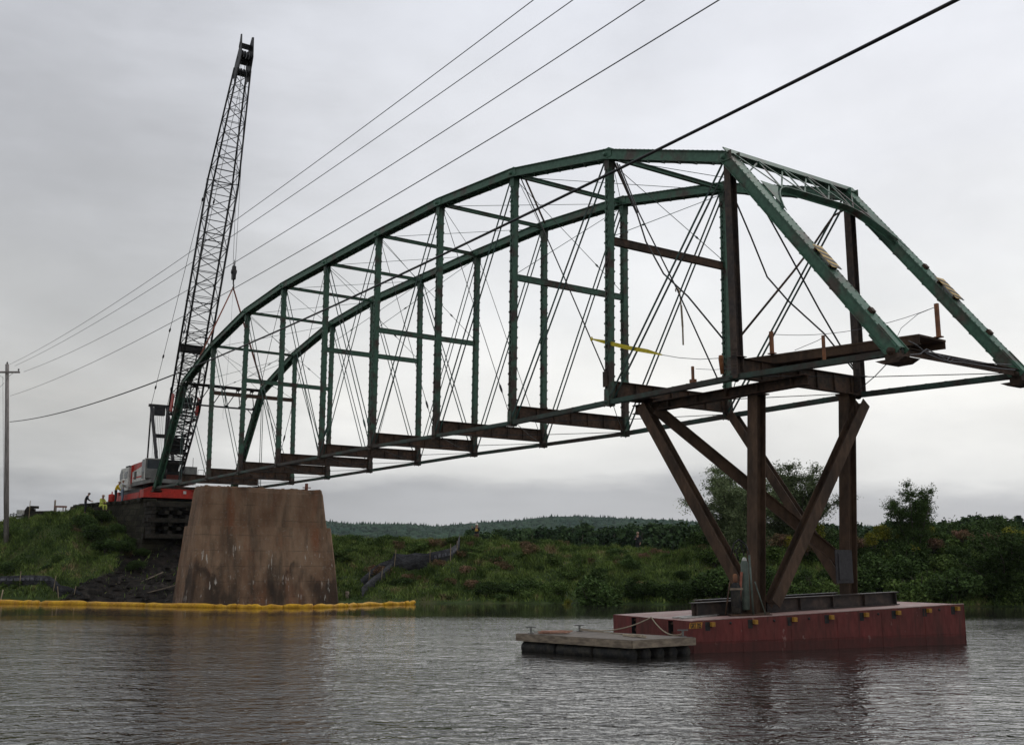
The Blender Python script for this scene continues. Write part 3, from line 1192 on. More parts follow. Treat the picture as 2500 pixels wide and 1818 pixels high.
def far_conifer(seed, H):
    rng = np.random.default_rng(seed)
    root = thing('spruce_tree', 'pointed dark spruce in the far tree line', 'tree', (0, 0, 0), group=G_FAR)
    tr = MB()
    tr.tube([(0, 0, -0.3), (0, 0, H)], 0.18, 5, r2=0.02)
    tr.build('trunk', BARK, root)
    n = 1100
    f = rng.random(n) ** 0.8
    a = rng.uniform(0, 6.28, n)
    r = (1 - f) * H * 0.24 * rng.uniform(0.3, 1.1, n) + 0.1
    Pn = np.stack([np.cos(a) * r, np.sin(a) * r, 0.06 * H + f * H * 0.93], 1)
    co, q = leaf_quads(Pn, 0.75, 0.5, 0.3, rng)
    me = np_mesh('crown', co, q)
    me.materials.append(FOL_FAR)
    o = bpy.data.objects.new('crown', me)
    COL.objects.link(o)
    o.parent = root
    return root


fp = [far_broad(61, 8, 3.6), far_broad(62, 9, 3.2), far_broad(63, 6.5, 3.8), far_conifer(64, 9), far_conifer(65, 7.5)]
KIND = ['dark broadleaf tree in the far tree line beyond the fields'] * 3 + ['pointed dark spruce in the far tree line beyond the fields'] * 2
used = [False] * 5
farlist = [[] for _ in range(5)]
tops = [(1160, 1300), (1240, 1296), (1290, 1292), (1350, 1288), (1400, 1280), (1430, 1284), (1500, 1286), (1600, 1284), (1700, 1276), (1900, 1284), (2050, 1284), (2150, 1278), (2300, 1268), (2500, 1262)]
for i in range(135):
    px = rr.uniform(1150, 2560) if i > 12 else rr.uniform(1150, 1650)
    Y = rr.uniform(150, 230)
    ty = np.interp(px, [a for a, b in tops], [b for a, b in tops]) + rr.uniform(-5, 12)
    v = -(ty - 909) / FPX
    zt = HC + Y * (math.sin(PITCH) + v * math.cos(PITCH)) / (math.cos(PITCH) - v * math.sin(PITCH))
    k = rr.choice([0, 1, 2, 2, 0, 3, 4])
    baseH = [8, 9, 6.5, 9, 7.5][k]
    X, _, z = gp(px, Y)
    sc = max(0.35, (zt - z) / baseH)
    o = fp[k] if not used[k] else copy_tree(fp[k])
    used[k] = True
    farlist[k].append(o)
    o.location = (X, Y, z)
    o.rotation_euler = (0, 0, rr.uniform(0, 6.28))
    o.scale = (sc * rr.uniform(0.9, 1.25),) * 2 + (sc,)

for k, lab in enumerate(('round dark tree of the far tree line, {} such from the left', 'tall dark tree of the far tree line, {} such from the left',
                         'low wide tree of the far tree line, {} such from the left', 'tall pointed spruce of the far tree line, {} such from the left',
                         'short pointed spruce of the far tree line, {} such from the left')):
    relabel(farlist[k], lab)

# ================================================================== PIER, ABUTMENT
def pier_material():
    m = bpy.data.materials.new('pier_concrete')
    m.use_nodes = True
    t = m.node_tree
    b = t.nodes['Principled BSDF']
    b.inputs['Roughness'].default_value = 0.9
    b.inputs['Specular IOR Level'].default_value = 0.25
    geo = t.nodes.new('ShaderNodeTexCoord')

    def noise(scale, st, det=6, off=(0, 0, 0), rough=0.6):
        mp2 = t.nodes.new('ShaderNodeMapping')
        mp2.inputs['Scale'].default_value = st
        mp2.inputs['Location'].default_value = off
        t.links.new(geo.outputs['Object'], mp2.inputs[0])
        n = t.nodes.new('ShaderNodeTexNoise')
        n.inputs['Scale'].default_value = scale
        n.inputs['Detail'].default_value = det
        n.inputs['Roughness'].default_value = rough
        t.links.new(mp2.outputs[0], n.inputs['Vector'])
        return n.outputs[0]

    def rng_(x, a, b_, c=0.0, d=1.0):
        r = t.nodes.new('ShaderNodeMapRange')
        r.inputs['From Min'].default_value = a
        r.inputs['From Max'].default_value = b_
        r.inputs['To Min'].default_value = c
        r.inputs['To Max'].default_value = d
        t.links.new(x, r.inputs[0])
        return r.outputs[0]

    def mixc(f, A, B):
        x = t.nodes.new('ShaderNodeMix')
        x.data_type = 'RGBA'
        t.links.new(f, x.inputs[0])
        for i, v in ((6, A), (7, B)):
            if isinstance(v, tuple):
                x.inputs[i].default_value = (*v, 1)
            else:
                t.links.new(v, x.inputs[i])
        return x.outputs[2]

    def mth(op, A, B):
        x = t.nodes.new('ShaderNodeMath')
        x.operation = op
        for i, v in enumerate((A, B)):
            if isinstance(v, (int, float)):
                x.inputs[i].default_value = v
            else:
                t.links.new(v, x.inputs[i])
        return x.outputs[0]

    sp = t.nodes.new('ShaderNodeSeparateXYZ')
    t.links.new(geo.outputs['Object'], sp.inputs[0])
    z = sp.outputs[2]
    base = mixc(rng_(noise(0.9, (1, 1, 0.55)), 0.35, 0.65), (0.30, 0.195, 0.122), (0.175, 0.098, 0.057))
    base = mixc(rng_(noise(1.3, (1, 1, 0.16), 7, off=(5, 2, 0)), 0.49, 0.66, 0, 0.75), base, (0.065, 0.05, 0.036))
    base = mixc(rng_(noise(1.1, (1, 1, 0.18), 7, off=(15, 9, 0)), 0.52, 0.66, 0, 0.75), base, (0.24, 0.095, 0.045))
    # pour lines: thin dark seams round the pier about every 0.9 m
    wv = mth('ABSOLUTE', mth('SUBTRACT', mth('FRACT', mth('ADD', mth('MULTIPLY', z, 1.1), mth('MULTIPLY', noise(1.5, (1, 1, 1), 2), 0.12)), 0), 0.5), 0)
    base = mixc(mth('MULTIPLY', rng_(wv, 0.035, 0.01), rng_(noise(0.8, (1, 1, 1), 3, off=(4, 4, 9)), 0.42, 0.6, 0.0, 0.6)), base, (0.07, 0.052, 0.038))
    # pitted pale rough patches
    base = mixc(rng_(noise(7, (1, 1, 1), 8, off=(1, 1, 1)), 0.58, 0.68, 0, 0.6), base, (0.27, 0.23, 0.18))
    # wet dark stain, ragged upper edge, over the foot
    edge = mth('ADD', z, mth('MULTIPLY', mth('SUBTRACT', noise(0.55, (1, 1, 0.5), 5, off=(3, 3, 3)), 0.5), 9.0))
    lump = rng_(noise(0.5, (1, 1, 0.4), 4, off=(11, 4, 6)), 0.42, 0.55)
    base = mixc(mth('MULTIPLY', lump, rng_(edge, 1.5, 1.0, 0, 0.8)), base, (0.035, 0.026, 0.02))
    # lime runs: thin white vertical streaks in the lower half
    streak = rng_(noise(9, (1, 1, 0.06), 3, off=(7, 0, 2)), 0.61, 0.65)
    where = rng_(noise(0.8, (1, 1, 0.9), 3, off=(2, 8, 4)), 0.53, 0.6)
    low = rng_(z, 4.3, 3.6)
    base = mixc(mth('MULTIPLY', mth('MULTIPLY', streak, where), low), base, (0.5, 0.46, 0.4))
    t.links.new(base, b.inputs['Base Color'])
    bp = t.nodes.new('ShaderNodeBump')
    bp.inputs['Distance'].default_value = 0.05
    bp.inputs['Strength'].default_value = 0.7
    t.links.new(noise(6, (1, 1, 0.6), 8), bp.inputs['Height'])
    t.links.new(bp.outputs[0], b.inputs['Normal'])
    return m


def frustum_rings(rings):
    """rings: list of 4-corner lists, joined upwards, with wobble and subdivision"""
    mb = MB()
    n = len(rings[0])
    vs = [p for r in rings for p in r]
    fs = [tuple(range(n - 1, -1, -1))] + [tuple((len(rings) - 1) * n + k for k in range(n))]
    for i in range(len(rings) - 1):
        for k in range(n):
            k2 = (k + 1) % n
            fs.append((i * n + k, i * n + k2, (i + 1) * n + k2, (i + 1) * n + k))
    mb.add(vs, fs)
    return mb


PIERM = pier_material()
pr = thing('bridge_pier', 'battered brown concrete pier, rust stained, with white streaks, standing behind the yellow boom', 'bridge pier', (11, 3.2, 0), 'B')


def prect(s0, s1, t0, t1, z, c=0.12, seed=0, wob=0.0):
    """chamfered rectangle with extra points along the long faces"""
    g = random.Random(seed)
    pts = []
    for k in range(9):
        pts.append((s1 - 0.0 + g.uniform(-wob, wob), t0 + c + (t1 - t0 - 2 * c) * k / 8, z + g.uniform(-wob, wob)))
    pts += [(s1 - c, t1, z), (s0 + c, t1, z)]
    for k in range(9):
        pts.append((s0, t1 - c - (t1 - t0 - 2 * c) * k / 8, z + g.uniform(-wob, wob)))
    pts += [(s0 + c, t0, z), (s1 - c, t0, z)]
    return pts


low = frustum_rings([prect(9.2, 13.1, -1.45, 8.2, -1.5), prect(9.4, 12.9, -1.3, 8.02, 0.0, wob=.02, seed=1), prect(9.7, 12.6, -1.15, 7.85, 2.3, wob=.03, seed=2), prect(10.0, 12.3, -1.0, 7.62, 4.56, wob=.035, seed=3)])
low.build('pier_base', PIERM, pr)
upm = frustum_rings([prect(9.95, 12.2, -0.82, 7.4, 4.5, seed=4), prect(9.98, 12.17, -0.7, 7.25, 5.5, wob=.03, seed=5), prect(10.0, 12.12, -0.58, 7.1, 6.6, wob=.035, seed=6), prect(10.02, 12.08, -0.52, 7.05, 6.93, 0.2, wob=.06, seed=7)])
upm.build('pier_shaft', PIERM, pr)
rb = MB()
g = random.Random(8)
for i in range(60):
    s_, t_ = g.uniform(9.9, 12.0), g.uniform(-0.6, 6.9)
    a = g.uniform(0, 3)
    sz = g.uniform(0.03, 0.1)
    rb.box((s_, t_, 6.92 + sz * 0.2), (sz * 3, sz * 2.2, sz), (Vector((math.cos(a), math.sin(a), g.uniform(-.2, .2))).normalized(), Vector((-math.sin(a), math.cos(a), 0)), UP))
o = rb.build('loose_rubble', PIERM, pr)
tag(o, kind='stuff')
st = MB()
for t_ in (6.0,):
    st.box((11.9, t_, 7.13), (0.12, 0.16, 0.42))
    st.box((11.9, t_ + 0.02, 7.08), (0.16, 0.5, 0.05))
st.build('anchor_stub', SLING, pr)


def stone_material():
    m = mat('dark_masonry', (0.026, 0.023, 0.016), 0.95, (0.055, 0.05, 0.033), 1.2, 0.5, bump=0.8, bscale=6, bdist=0.08)
    t = m.node_tree
    b = t.nodes['Principled BSDF']
    sc_ = [l.from_node for l in t.links if l.to_node == b and l.to_socket.name == 'Base Color'][0]
    tcn = t.nodes.new('ShaderNodeTexCoord')
    mp2 = t.nodes.new('ShaderNodeMapping')
    mp2.inputs['Rotation'].default_value = (math.radians(90), 0, 0)
    t.links.new(tcn.outputs['Object'], mp2.inputs[0])
    br = t.nodes.new('ShaderNodeTexBrick')
    br.inputs['Color1'].default_value = (1, 1, 1, 1)
    br.inputs['Color2'].default_value = (0.5, 0.5, 0.42, 1)
    br.inputs['Mortar'].default_value = (0.4, 0.4, 0.38, 1)
    br.inputs['Scale'].default_value = 1.0
    br.inputs['Brick Width'].default_value = 0.95
    br.inputs['Row Height'].default_value = 0.42
    br.inputs['Mortar Size'].default_value = 0.025
    t.links.new(mp2.outputs[0], br.inputs['Vector'])
    mu = t.nodes.new('ShaderNodeVectorMath')
    mu.operation = 'MULTIPLY'
    t.links.new(sc_.outputs[0], mu.inputs[0])
    t.links.new(br.outputs[0], mu.inputs[1])
    t.links.new(mu.outputs[0], b.inputs['Base Color'])
    return m


STONE = stone_material()
ab = thing('stone_abutment', 'dark mossy block masonry abutment under the crane', 'abutment', (-9, 3, 3), 'B')
mb = frustum_rings([[(-3.7, 0.35, 2.0), (-3.7, 6.9, 2.0), (-16, 6.9, 2.0), (-16, -2.5, 2.0)], [(-4.3, 0.95, 6.93), (-4.3, 6.5, 6.93), (-16, 6.5, 6.93), (-16, -1.75, 6.93)]])
mb.build('wall_block', STONE, ab)
g = random.Random(12)
cp = MB()
for i in range(13):
    s_ = -4.6 - i * 0.88
    t_ = 0.9 - (i * 0.88) / 11.7 * 2.7
    cp.box((s_, t_ + 0.25, 6.97 + g.uniform(-.04, .04)), (0.84, 0.75, 0.2))
cp.build('coping_stone', STONE, ab)

# timber crib stacked in front of the abutment, each mat a timber layer
crib = thing('timber_crib', 'stack of dark timber mats in front of the abutment under the red crane frame', 'timber crib', (-3.4, 3, 4.3), 'B')
for k in range(5):
    z = 4.35 + k * 0.56
    o = MB()
    g = random.Random(k)
    for j in range(4 if k % 2 else 1):
        if k % 2:
            for j2 in range(5):
                o.box((-3.55, 0.9 + j2 * 0.92, z), (1.9, 0.3, 0.24))
        else:
            o.box((-2.78 + g.uniform(-.05, .05), 2.75, z), (0.42, 4.5, 0.3))
            o.box((-3.7, 2.75, z), (0.42, 4.5, 0.3))
        break
    o.build('timber_layer', TIMBER, crib)
for k in range(4):
    z = 4.63 + k * 0.56
    o = MB()
    for j2 in range(4):
        o.box((-3.5, 0.9 + j2 * 1.22, z), (1.7, 0.3, 0.24))
    o.build('timber_layer', TIMBER, crib)

# rubble spilled below the abutment
rb = MB()
g = random.Random(14)
cnt = 0
while cnt < 750:
    X, Y = g.uniform(-33, -9), g.uniform(65, 79)
    if soilmask(np.array([X]), np.array([Y]))[0] < 0.5 or Y < shore(X) - 0.2:
        continue
    cnt += 1
    z = float(ground(X, Y))
    sz = g.choice([0.06, 0.08, 0.1, 0.14, 0.2, 0.3]) * g.uniform(0.7, 1.3)
    ang = [g.uniform(0, 6.28) for _ in range(6)]
    ring0 = [(X + sz * math.cos(a * 1.047) * g.uniform(.7, 1.2), Y + sz * math.sin(a * 1.047) * g.uniform(.7, 1.2), z - sz * 0.2) for a in range(6)]
    ring1 = [(p[0] * 0.5 + X * 0.5 + g.uniform(-.2, .2) * sz, p[1] * 0.5 + Y * 0.5, z + sz * g.uniform(0.3, 0.7)) for p in ring0]
    rb.add(ring0 + ring1, [(i, (i + 1) % 6, (i + 1) % 6 + 6, i + 6) for i in range(6)] + [(6, 7, 8, 9, 10, 11)])
o = rb.build('rubble', mat('rubble_stone', (0.02, 0.017, 0.014), 0.95, (0.06, 0.05, 0.042), 1.0, 0.3, sharp=0.05))
tag(o, 'dark stones and broken earth spilled below the abutment and round the pier', 'rubble', kind='stuff')
for (px, py, Y, L, rz, lab) in ((385, 1370, 71.5, 2.6, 0.5, 'weathered plank lying on the dark soil left of the pier'),
                                (370, 1345, 73.5, 2.0, 0.9, 'grey plank leaning on the dark soil above the other plank')):
    P = atY(px, py, Y)
    z = float(ground(P[0], Y)) + 0.12
    mb = MB()
    mb.bar((P[0] - L / 2 * math.cos(rz), Y + 0.1, z - 0.1), (P[0] + L / 2 * math.cos(rz), Y + L / 2 * math.sin(rz), z + 0.55), 0.25, 0.06)
    single('plank', mb, WOOD, lab, 'plank', (float(P[0]), Y, z))
P = atY(848, 1425, 68.5)
mb = MB()
zb = float(ground(P[0], 68.5))
mb.tube([(P[0], 68.5, zb - 0.05), (P[0], 68.5, zb + 0.05), (P[0], 68.5, zb + 0.33), (P[0], 68.5, zb + 0.38)], [0.11, 0.13, 0.13, 0.1], 10)
single('bucket', mb, WOOD, 'small pale bucket on the dark soil at the right foot of the pier', 'bucket', (float(P[0]), 68.5, zb))

# ================================================================== THE TRUSS BRIDGE
US = [5.46, 10.74, 16.24, 21.5, 26.85, 32.35, 37.8, 43.18, 48.66, 53.92]
UZ = [14.06, 15.69, 16.73, 17.10, 17.14, 17.17, 17.1, 16.7, 15.63, 13.81]
LS = [0.7, 5.65, 10.95, 16.15, 21.55, 26.85, 32.15, 37.65, 43.0, 48.45, 53.85, 59.1]
LZ = [7.5, 7.45, 7.42, 7.41, 7.41, 7.40, 7.40, 7.33, 7.27, 7.33, 7.35, 7.2]
TW = 5.4
U = {i + 1: (US[i], UZ[i]) for i in range(10)}
Lo = {i: (LS[i], LZ[i]) for i in range(12)}
br = thing('truss_bridge', 'long green through-truss bridge span with curved top chord, resting on pier, crane and barge', 'bridge', (30, 2.7, 7.4), 'B')
T_ = Vector((0, 1, 0))


def chord_box(mb, a, b, depth, width, lac=True, top=True):
    a, b = Vector(a), Vector(b)
    d = (b - a).normalized()
    n = T_.cross(d)
    n = -n if n.z < 0 else n
    if abs(n.z) < 0.05 and n.x < 0:
        n = -n
    for sg in (-1, 1):
        mb.bar(a + T_ * sg * (width / 2 - 0.012) , b + T_ * sg * (width / 2 - 0.012), 0.024, depth, side=T_)
        mb.bar(a + T_ * sg * (width / 2 + 0.025) - n * (depth / 2 - 0.012), b + T_ * sg * (width / 2 + 0.025) - n * (depth / 2 - 0.012), 0.07, 0.02, side=T_)
    mb.bar(a + n * (depth / 2 + 0.014), b + n * (depth / 2 + 0.014), width + 0.12, 0.024, side=T_)
    L = (b - a).length
    # rivet heads along both cover edges
    k = int(L / 0.2)
    for i in range(k):
        for sg in (-1, 1):
            c = a.lerp(b, (i + 0.5) / k) + T_ * sg * (width / 2 + 0.02) + n * (depth / 2 + 0.032)
            mb.box(c, (0.035, 0.035, 0.018), (d, T_, n))
    if lac:
        zigzag(mb, a, b, T_, width / 2 + 0.03, 0.36, 0.05, 0.012, depth / 2 + 0.012, -n)


def pin(mb, s, t, z, r=0.07, half=0.26):
    mb.tube([(s, t - half, z), (s, t + half, z)], r, 10)


for t in (0.0, TW):
    which = 'near' if t == 0 else 'far'
    mb = MB()
    for i in range(1, 10):
        a, b = (U[i][0], t, U[i][1]), (U[i + 1][0], t, U[i + 1][1])
        chord_box(mb, a, b, 0.31, 0.33)
    for i in range(1, 11):
        pin(mb, U[i][0], t, U[i][1])
        # splice plates at the bends
        for sg in (-1, 1):
            mb.box((U[i][0], t + sg * 0.177, U[i][1]), (0.6, 0.016, 0.27))
        if i not in (1, 10):
            mb.box((U[i][0], t, U[i][1] + 0.185), (0.34, 0.36, 0.03))
    mb.build('top_chord', GREENC, br)
    for (a, b) in (((U[1][0], U[1][1]), (Lo[0][0], Lo[0][1])), ((U[10][0], U[10][1]), (Lo[11][0], Lo[11][1]))):
        mb = MB()
        chord_box(mb, (a[0], t, a[1]), (b[0], t, b[1]), 0.29, 0.31)
        dv = Vector((b[0] - a[0], 0, b[1] - a[1])).normalized()
        for sg in (-1, 1):
            mb.bar(Vector((b[0], t, b[1])) - dv * 0.8, Vector((b[0], t, b[1])) + dv * 0.1, 0.02, 0.40, side=T_, off=(sg * 0.17, 0))
        ep = mb.build('end_post', GREENC, br)
        sh = MB()
        sh.tube([(b[0], t - 0.3, b[1]), (b[0], t + 0.3, b[1])], 0.09, 10)
        sh.box((b[0], t, b[1] - 0.13), (0.34, 0.5, 0.14))
        sh.prism([(b[0] - 0.42, t - 0.3, b[1] - 0.2), (b[0] + 0.42, t - 0.3, b[1] - 0.2), (b[0] + 0.2, t - 0.3, b[1] - 0.3), (b[0] - 0.2, t - 0.3, b[1] - 0.3)], (0, 0.6, 0))
        sh.build('shoe', RUST, br, ep)
    # bottom chord: paired eyebars and pins
    mb = MB()
    for i in range(11):
        a, b = Vector((Lo[i][0], t, Lo[i][1])), Vector((Lo[i + 1][0], t, Lo[i + 1][1]))
        for sg in (-1, 1):
            mb.bar(a + T_ * sg * 0.075, b + T_ * sg * 0.075, 0.035, 0.15 if i > 7 or i < 2 else 0.13, side=T_)
            for e in (a, b):
                mb.tube([e + T_ * (sg * 0.075 - 0.02), e + T_ * (sg * 0.075 + 0.02)], 0.125, 12)
        if i > 7:
            zigzag(mb, a, b, T_, 0.07, 0.3, 0.05, 0.012, 0.075, Vector((0, 0, 1)))
    for i in range(12):
        pin(mb, Lo[i][0], t, Lo[i][1], 0.05, 0.2)
    mb.build('bottom_chord', mat('chord_bar_paint', (0.045, 0.08, 0.062), 0.55, (0.05, 0.038, 0.03), 0.8, 0.5, sharp=0.08), br)
    # posts
    for i in range(2, 10):
        mb = MB()
        a = Vector((Lo[i][0], t, Lo[i][1] - 0.12))
        b = Vector((U[i][0], t, U[i][1] - 0.12))
        d = (b - a).normalized()
        Sx = (Vector((1, 0, 0)) - d * d.x).normalized()
        ws, wt = 0.2, 0.22
        for sg in (-1, 1):
            mb.bar(a + Sx * sg * ws / 2, b + Sx * sg * ws / 2, 0.016, wt, side=Sx)
            for s2 in (-1, 1):
                mb.bar(a + Sx * sg * (ws / 2 - 0.035) + T_ * s2 * wt / 2, b + Sx * sg * (ws / 2 - 0.035) + T_ * s2 * wt / 2, 0.06, 0.012, side=Sx)
        for s2 in (-1, 1):
            zigzag(mb, a, b, Sx, 0.1, 0.19, 0.042, 0.01, wt / 2 + 0.014, T_ * s2)
            for f0, f1 in ((0.0, 0.55), (None, 0.4)):
                if f0 is not None:
                    mb.bar(a + d * f0 + T_ * s2 * (wt / 2 + 0.02), a + d * f1 + T_ * s2 * (wt / 2 + 0.02), ws + 0.04, 0.01, side=Sx)
                else:
                    mb.bar(b - d * f1 + T_ * s2 * (wt / 2 + 0.02), b + T_ * s2 * (wt / 2 + 0.02), ws + 0.04, 0.01, side=Sx)
        mb.build('vertical_post', GREEN, br)
    # thin hip hanger at the crane end
    mb = MB()
    for sg in (-1, 1):
        mb.bar((U[1][0], t + sg * 0.06, U[1][1]), (Lo[1][0], t + sg * 0.06, Lo[1][1]), 0.02, 0.07, side=T_)
    mb.build('hip_hanger', GREENROD, br)
    # brown replacement post at the barge end
    mb = MB()
    a, b = Vector((53.98, t, 7.3)), Vector((53.98, t, 13.75))
    for sg in (-1, 1):
        mb.bar(a + T_ * sg * 0.12, b + T_ * sg * 0.12, 0.24, 0.018, side=Vector((1, 0, 0)))
    mb.bar(a, b, 0.02, 0.22, side=Vector((1, 0, 0)))
    mb.box((54.0, t, 7.9), (0.42, 0.3, 0.02))
    for k in range(8):
        mb.box((54.0, t - 0.135, 7.5 + 0.09 * k), (0.2, 0.02, 0.03))
    o = mb.build('hip_post', mat('hip_post_brown', (0.055, 0.046, 0.042), 0.7, (0.085, 0.06, 0.045), 2, 0.5), br)
    o['label'] = 'plain brown steel post, unlike the green laced ones'
    # diagonals
    mains = [(10, 9), (9, 8), (8, 7), (7, 6), (6, 5), (1, 2), (2, 3), (3, 4), (4, 5), (5, 6)]
    for u, l in mains:
        mb = MB()
        for sg in (-1, 1):
            a = (U[u][0], t + sg * 0.1, U[u][1])
            b = (Lo[l][0], t + sg * 0.1, Lo[l][1])
            mb.bar(a, b, 0.022, 0.065 if u > 6 else 0.05, side=T_)
            if u in (5, 6):
                q = Vector(a).lerp(Vector(b), 0.86)
                q2 = Vector(a).lerp(Vector(b), 0.91)
                mb.tube([q, q.lerp(q2, .3), q.lerp(q2, .7), q2], [0.02, 0.05, 0.05, 0.02], 6)
        mb.build('diagonal_bar', GREENROD, br)
    for u, l in ((5, 4), (6, 7), (4, 3), (7, 8)):
        if (u, l) in ((4, 3), (7, 8)) and t > 0:
            continue
        mb = MB()
        a, b = Vector((U[u][0], t, U[u][1])), Vector((Lo[l][0], t, Lo[l][1]))
        mb.tube([a, b], 0.014, 5)
        q, q2 = a.lerp(b, 0.84), a.lerp(b, 0.88)
        mb.tube([q, q.lerp(q2, .3), q.lerp(q2, .7), q2], [0.015, 0.045, 0.045, 0.015], 6)
        mb.build('counter_rod', DARKROD, br)

# loose counters that were cut and pulled aside
for pts, t, r in (([(1272, 436), (1300, 500), (1381, 685), (1481, 917)], 0.06, 0.022),
                  ([(1284, 440), (1330, 545)], 0.1, 0.035),
                  ([(1512, 402), (1560, 520), (1650, 700), (1753, 927)], -0.06, 0.022),
                  ([(1506, 398), (1553, 515), (1577, 590), (1620, 668), (1680, 724), (1766, 828)], 0.08, 0.026),
                  ([(1500, 398), (1555, 520)], 0.16, 0.04)):
    mb = MB()
    mb.tube([atT(x, y, t) for x, y in pts], r, 6)
    mb.build('loose_rod', RUST if r > 0.03 else DARKROD, br)
# cross rods in the frame of the barge-end hip
for pts, r, m in (([(1800, 392), (1905, 580), (2000, 755), (2073, 880), (2110, 932)], 0.028, DARKROD),
                  ([(1795, 488), (1833, 577), (1873, 676), (1924, 734), (2011, 813), (2092, 912)], 0.026, DARKROD),
                  ([(2062, 512), (2035, 527), (2015, 555), (1985, 600), (1935, 665), (1804, 825)], 0.034, RUST)):
    mb = MB()
    mb.tube([atS(x, y, 53.6) for x, y in pts], r, 6)
    mb.build('loose_rod', m, br)

# cross struts: top struts, sway struts, laterals, floor beams
for i in range(1, 11):
    if i in (1, 10):
        continue
    mb = MB()
    s, z = U[i][0], U[i][1] - 0.03
    for sg in (-1, 1):
        mb.bar((s, 0.2, z + sg * 0.065), (s, TW - 0.2, z + sg * 0.065), 0.13, 0.02, side=Vector((1, 0, 0)))
    zigzag(mb, (s, 0.3, z), (s, TW - 0.3, z), Vector((0, 0, 1)), 0.055, 0.22, 0.03, 0.01, 0.0, Vector((1, 0, 0)))
    mb.bar((s, 0.2, z), (s, TW - 0.2, z), 0.016, 0.11, side=Vector((1, 0, 0)))
    mb.build('top_strut', GREEN, br)
for i, m in ((2, RUST), (3, GREEN), (5, GREEN), (6, GREEN), (8, GREEN), (9, RUST)):
    mb = MB()
    s = (U[i][0] + Lo[i][0]) / 2
    z = 12.72
    h = 0.25 if i == 9 else 0.21
    mb.bar((s, 0.1, z + h / 2), (s, TW - 0.1, z + h / 2), 0.14, 0.018, side=Vector((1, 0, 0)))
    mb.bar((s, 0.1, z - h / 2), (s, TW - 0.1, z - h / 2), 0.14, 0.018, side=Vector((1, 0, 0)))
    mb.bar((s + 0.04, 0.1, z), (s + 0.04, TW - 0.1, z), 0.016, h - 0.02, side=Vector((1, 0, 0)))
    mb.build('sway_strut', m, br)
for i in range(1, 10):
    for a, b in (((U[i][0], 0.1, U[i][1] - 0.1), (U[i + 1][0], TW - 0.1, U[i + 1][1] - 0.1)), ((U[i][0], TW - 0.1, U[i][1] - 0.14), (U[i + 1][0], 0.1, U[i + 1][1] - 0.14))):
        mb = MB()
        mb.tube([a, b], 0.012, 5)
        mb.build('top_lateral_rod', GREENROD, br)
for i in range(2, 10):
    if i in (4, 7):
        continue
    for k in (0, 1):
        mb = MB()
        t0, t1 = (0.1, TW - 0.1) if k else (TW - 0.1, 0.1)
        a, b = Vector((U[i][0], t0, U[i][1] - 0.25)), Vector((U[i][0], t1, 12.85))
        mb.tube([a, b], 0.012, 5)
        q, q2 = a.lerp(b, 0.72), a.lerp(b, 0.76)
        mb.tube([q, q.lerp(q2, .5), q2], [0.012, 0.04, 0.012], 6)
        mb.build('sway_rod', GREENROD, br)
for i in range(1, 11):
    mb = MB()
    s, z = Lo[i]
    h = 0.5 if i < 9 else 0.56
    z0 = z + 0.12 if i < 10 else z + 0.0
    w = 0.2
    # web deepens slightly to mid span
    mb.prism([(s - 0.008, 0.12, z0 + 0.02), (s - 0.008, TW - 0.12, z0 + 0.02), (s - 0.008, TW - 0.12, z0 + h), (s - 0.008, 0.12, z0 + h)], (0.016, 0, 0))
    mb.bar((s, 0.12, z0 + h + 0.012), (s, TW - 0.12, z0 + h + 0.012), w, 0.02, side=Vector((1, 0, 0)))
    mb.bar((s, 0.12, z0 + 0.008), (s, TW - 0.12, z0 + 0.008), w, 0.02, side=Vector((1, 0, 0)))
    for k in range(7):
        t_ = 0.3 + (TW - 0.6) * k / 6
        for sg in (-1, 1):
            mb.box((s + sg * 0.04, t_, z0 + h / 2), (0.06, 0.03, h - 0.05))
    for k in range(3):
        for t_ in (0.22, TW - 0.22):
            mb.box((s + 0.015, t_, z0 + 0.12 + 0.14 * k), (0.03, 0.05, 0.05))
    mb.build('floor_beam', RUST, br)
for i in (0, 11):
    mb = MB()
    s, z = Lo[i]
    mb.bar((s, 0.2, z + 0.13), (s, TW - 0.2, z + 0.13), 0.16, 0.02, side=Vector((1, 0, 0)))
    mb.bar((s, 0.2, z + 0.04), (s, TW - 0.2, z + 0.04), 0.02, 0.17, side=Vector((1, 0, 0)))
    mb.build('end_strut', RUST, br)
for i in range(0, 11):
    for k in (0, 1):
        t0, t1 = (0.1, TW - 0.1) if k else (TW - 0.1, 0.1)
        mb = MB()
        a, b = Vector((Lo[i][0], t0, Lo[i][1] + 0.05)), Vector((Lo[i + 1][0], t1, Lo[i + 1][1] + 0.05))
        mb.tube([a, a.lerp(b, .5) - Vector((0, 0, 0.06)), b], 0.013, 5)
        mb.build('bottom_lateral_rod', DARKROD, br)

# portal at the barge end, in the plane of the end posts
ev = Vector((Lo[11][0] - U[10][0], 0, Lo[11][1] - U[10][1])).normalized()
en = Vector((ev.z, 0, -ev.x)) * -1
if en.z < 0:
    en = -en


def pp(t, d, lift=0.2):
    p = Vector((U[10][0], t, U[10][1])) + ev * d + en * lift
    return p


mb = MB()
mb.bar(pp(-0.25, -0.06), pp(TW + 0.25, -0.06), 0.26, 0.03, side=ev)
mb.bar(pp(-0.2, 0.0, 0.1), pp(TW + 0.2, 0.0, 0.1), 0.03, 0.2, side=ev)


def arch(t):
    """distance down the end post of the curved lower edge"""
    q = min(t, TW - t)
    return 1.32 + 1.75 * max(0.0, 1 - q / 1.5) ** 2.2


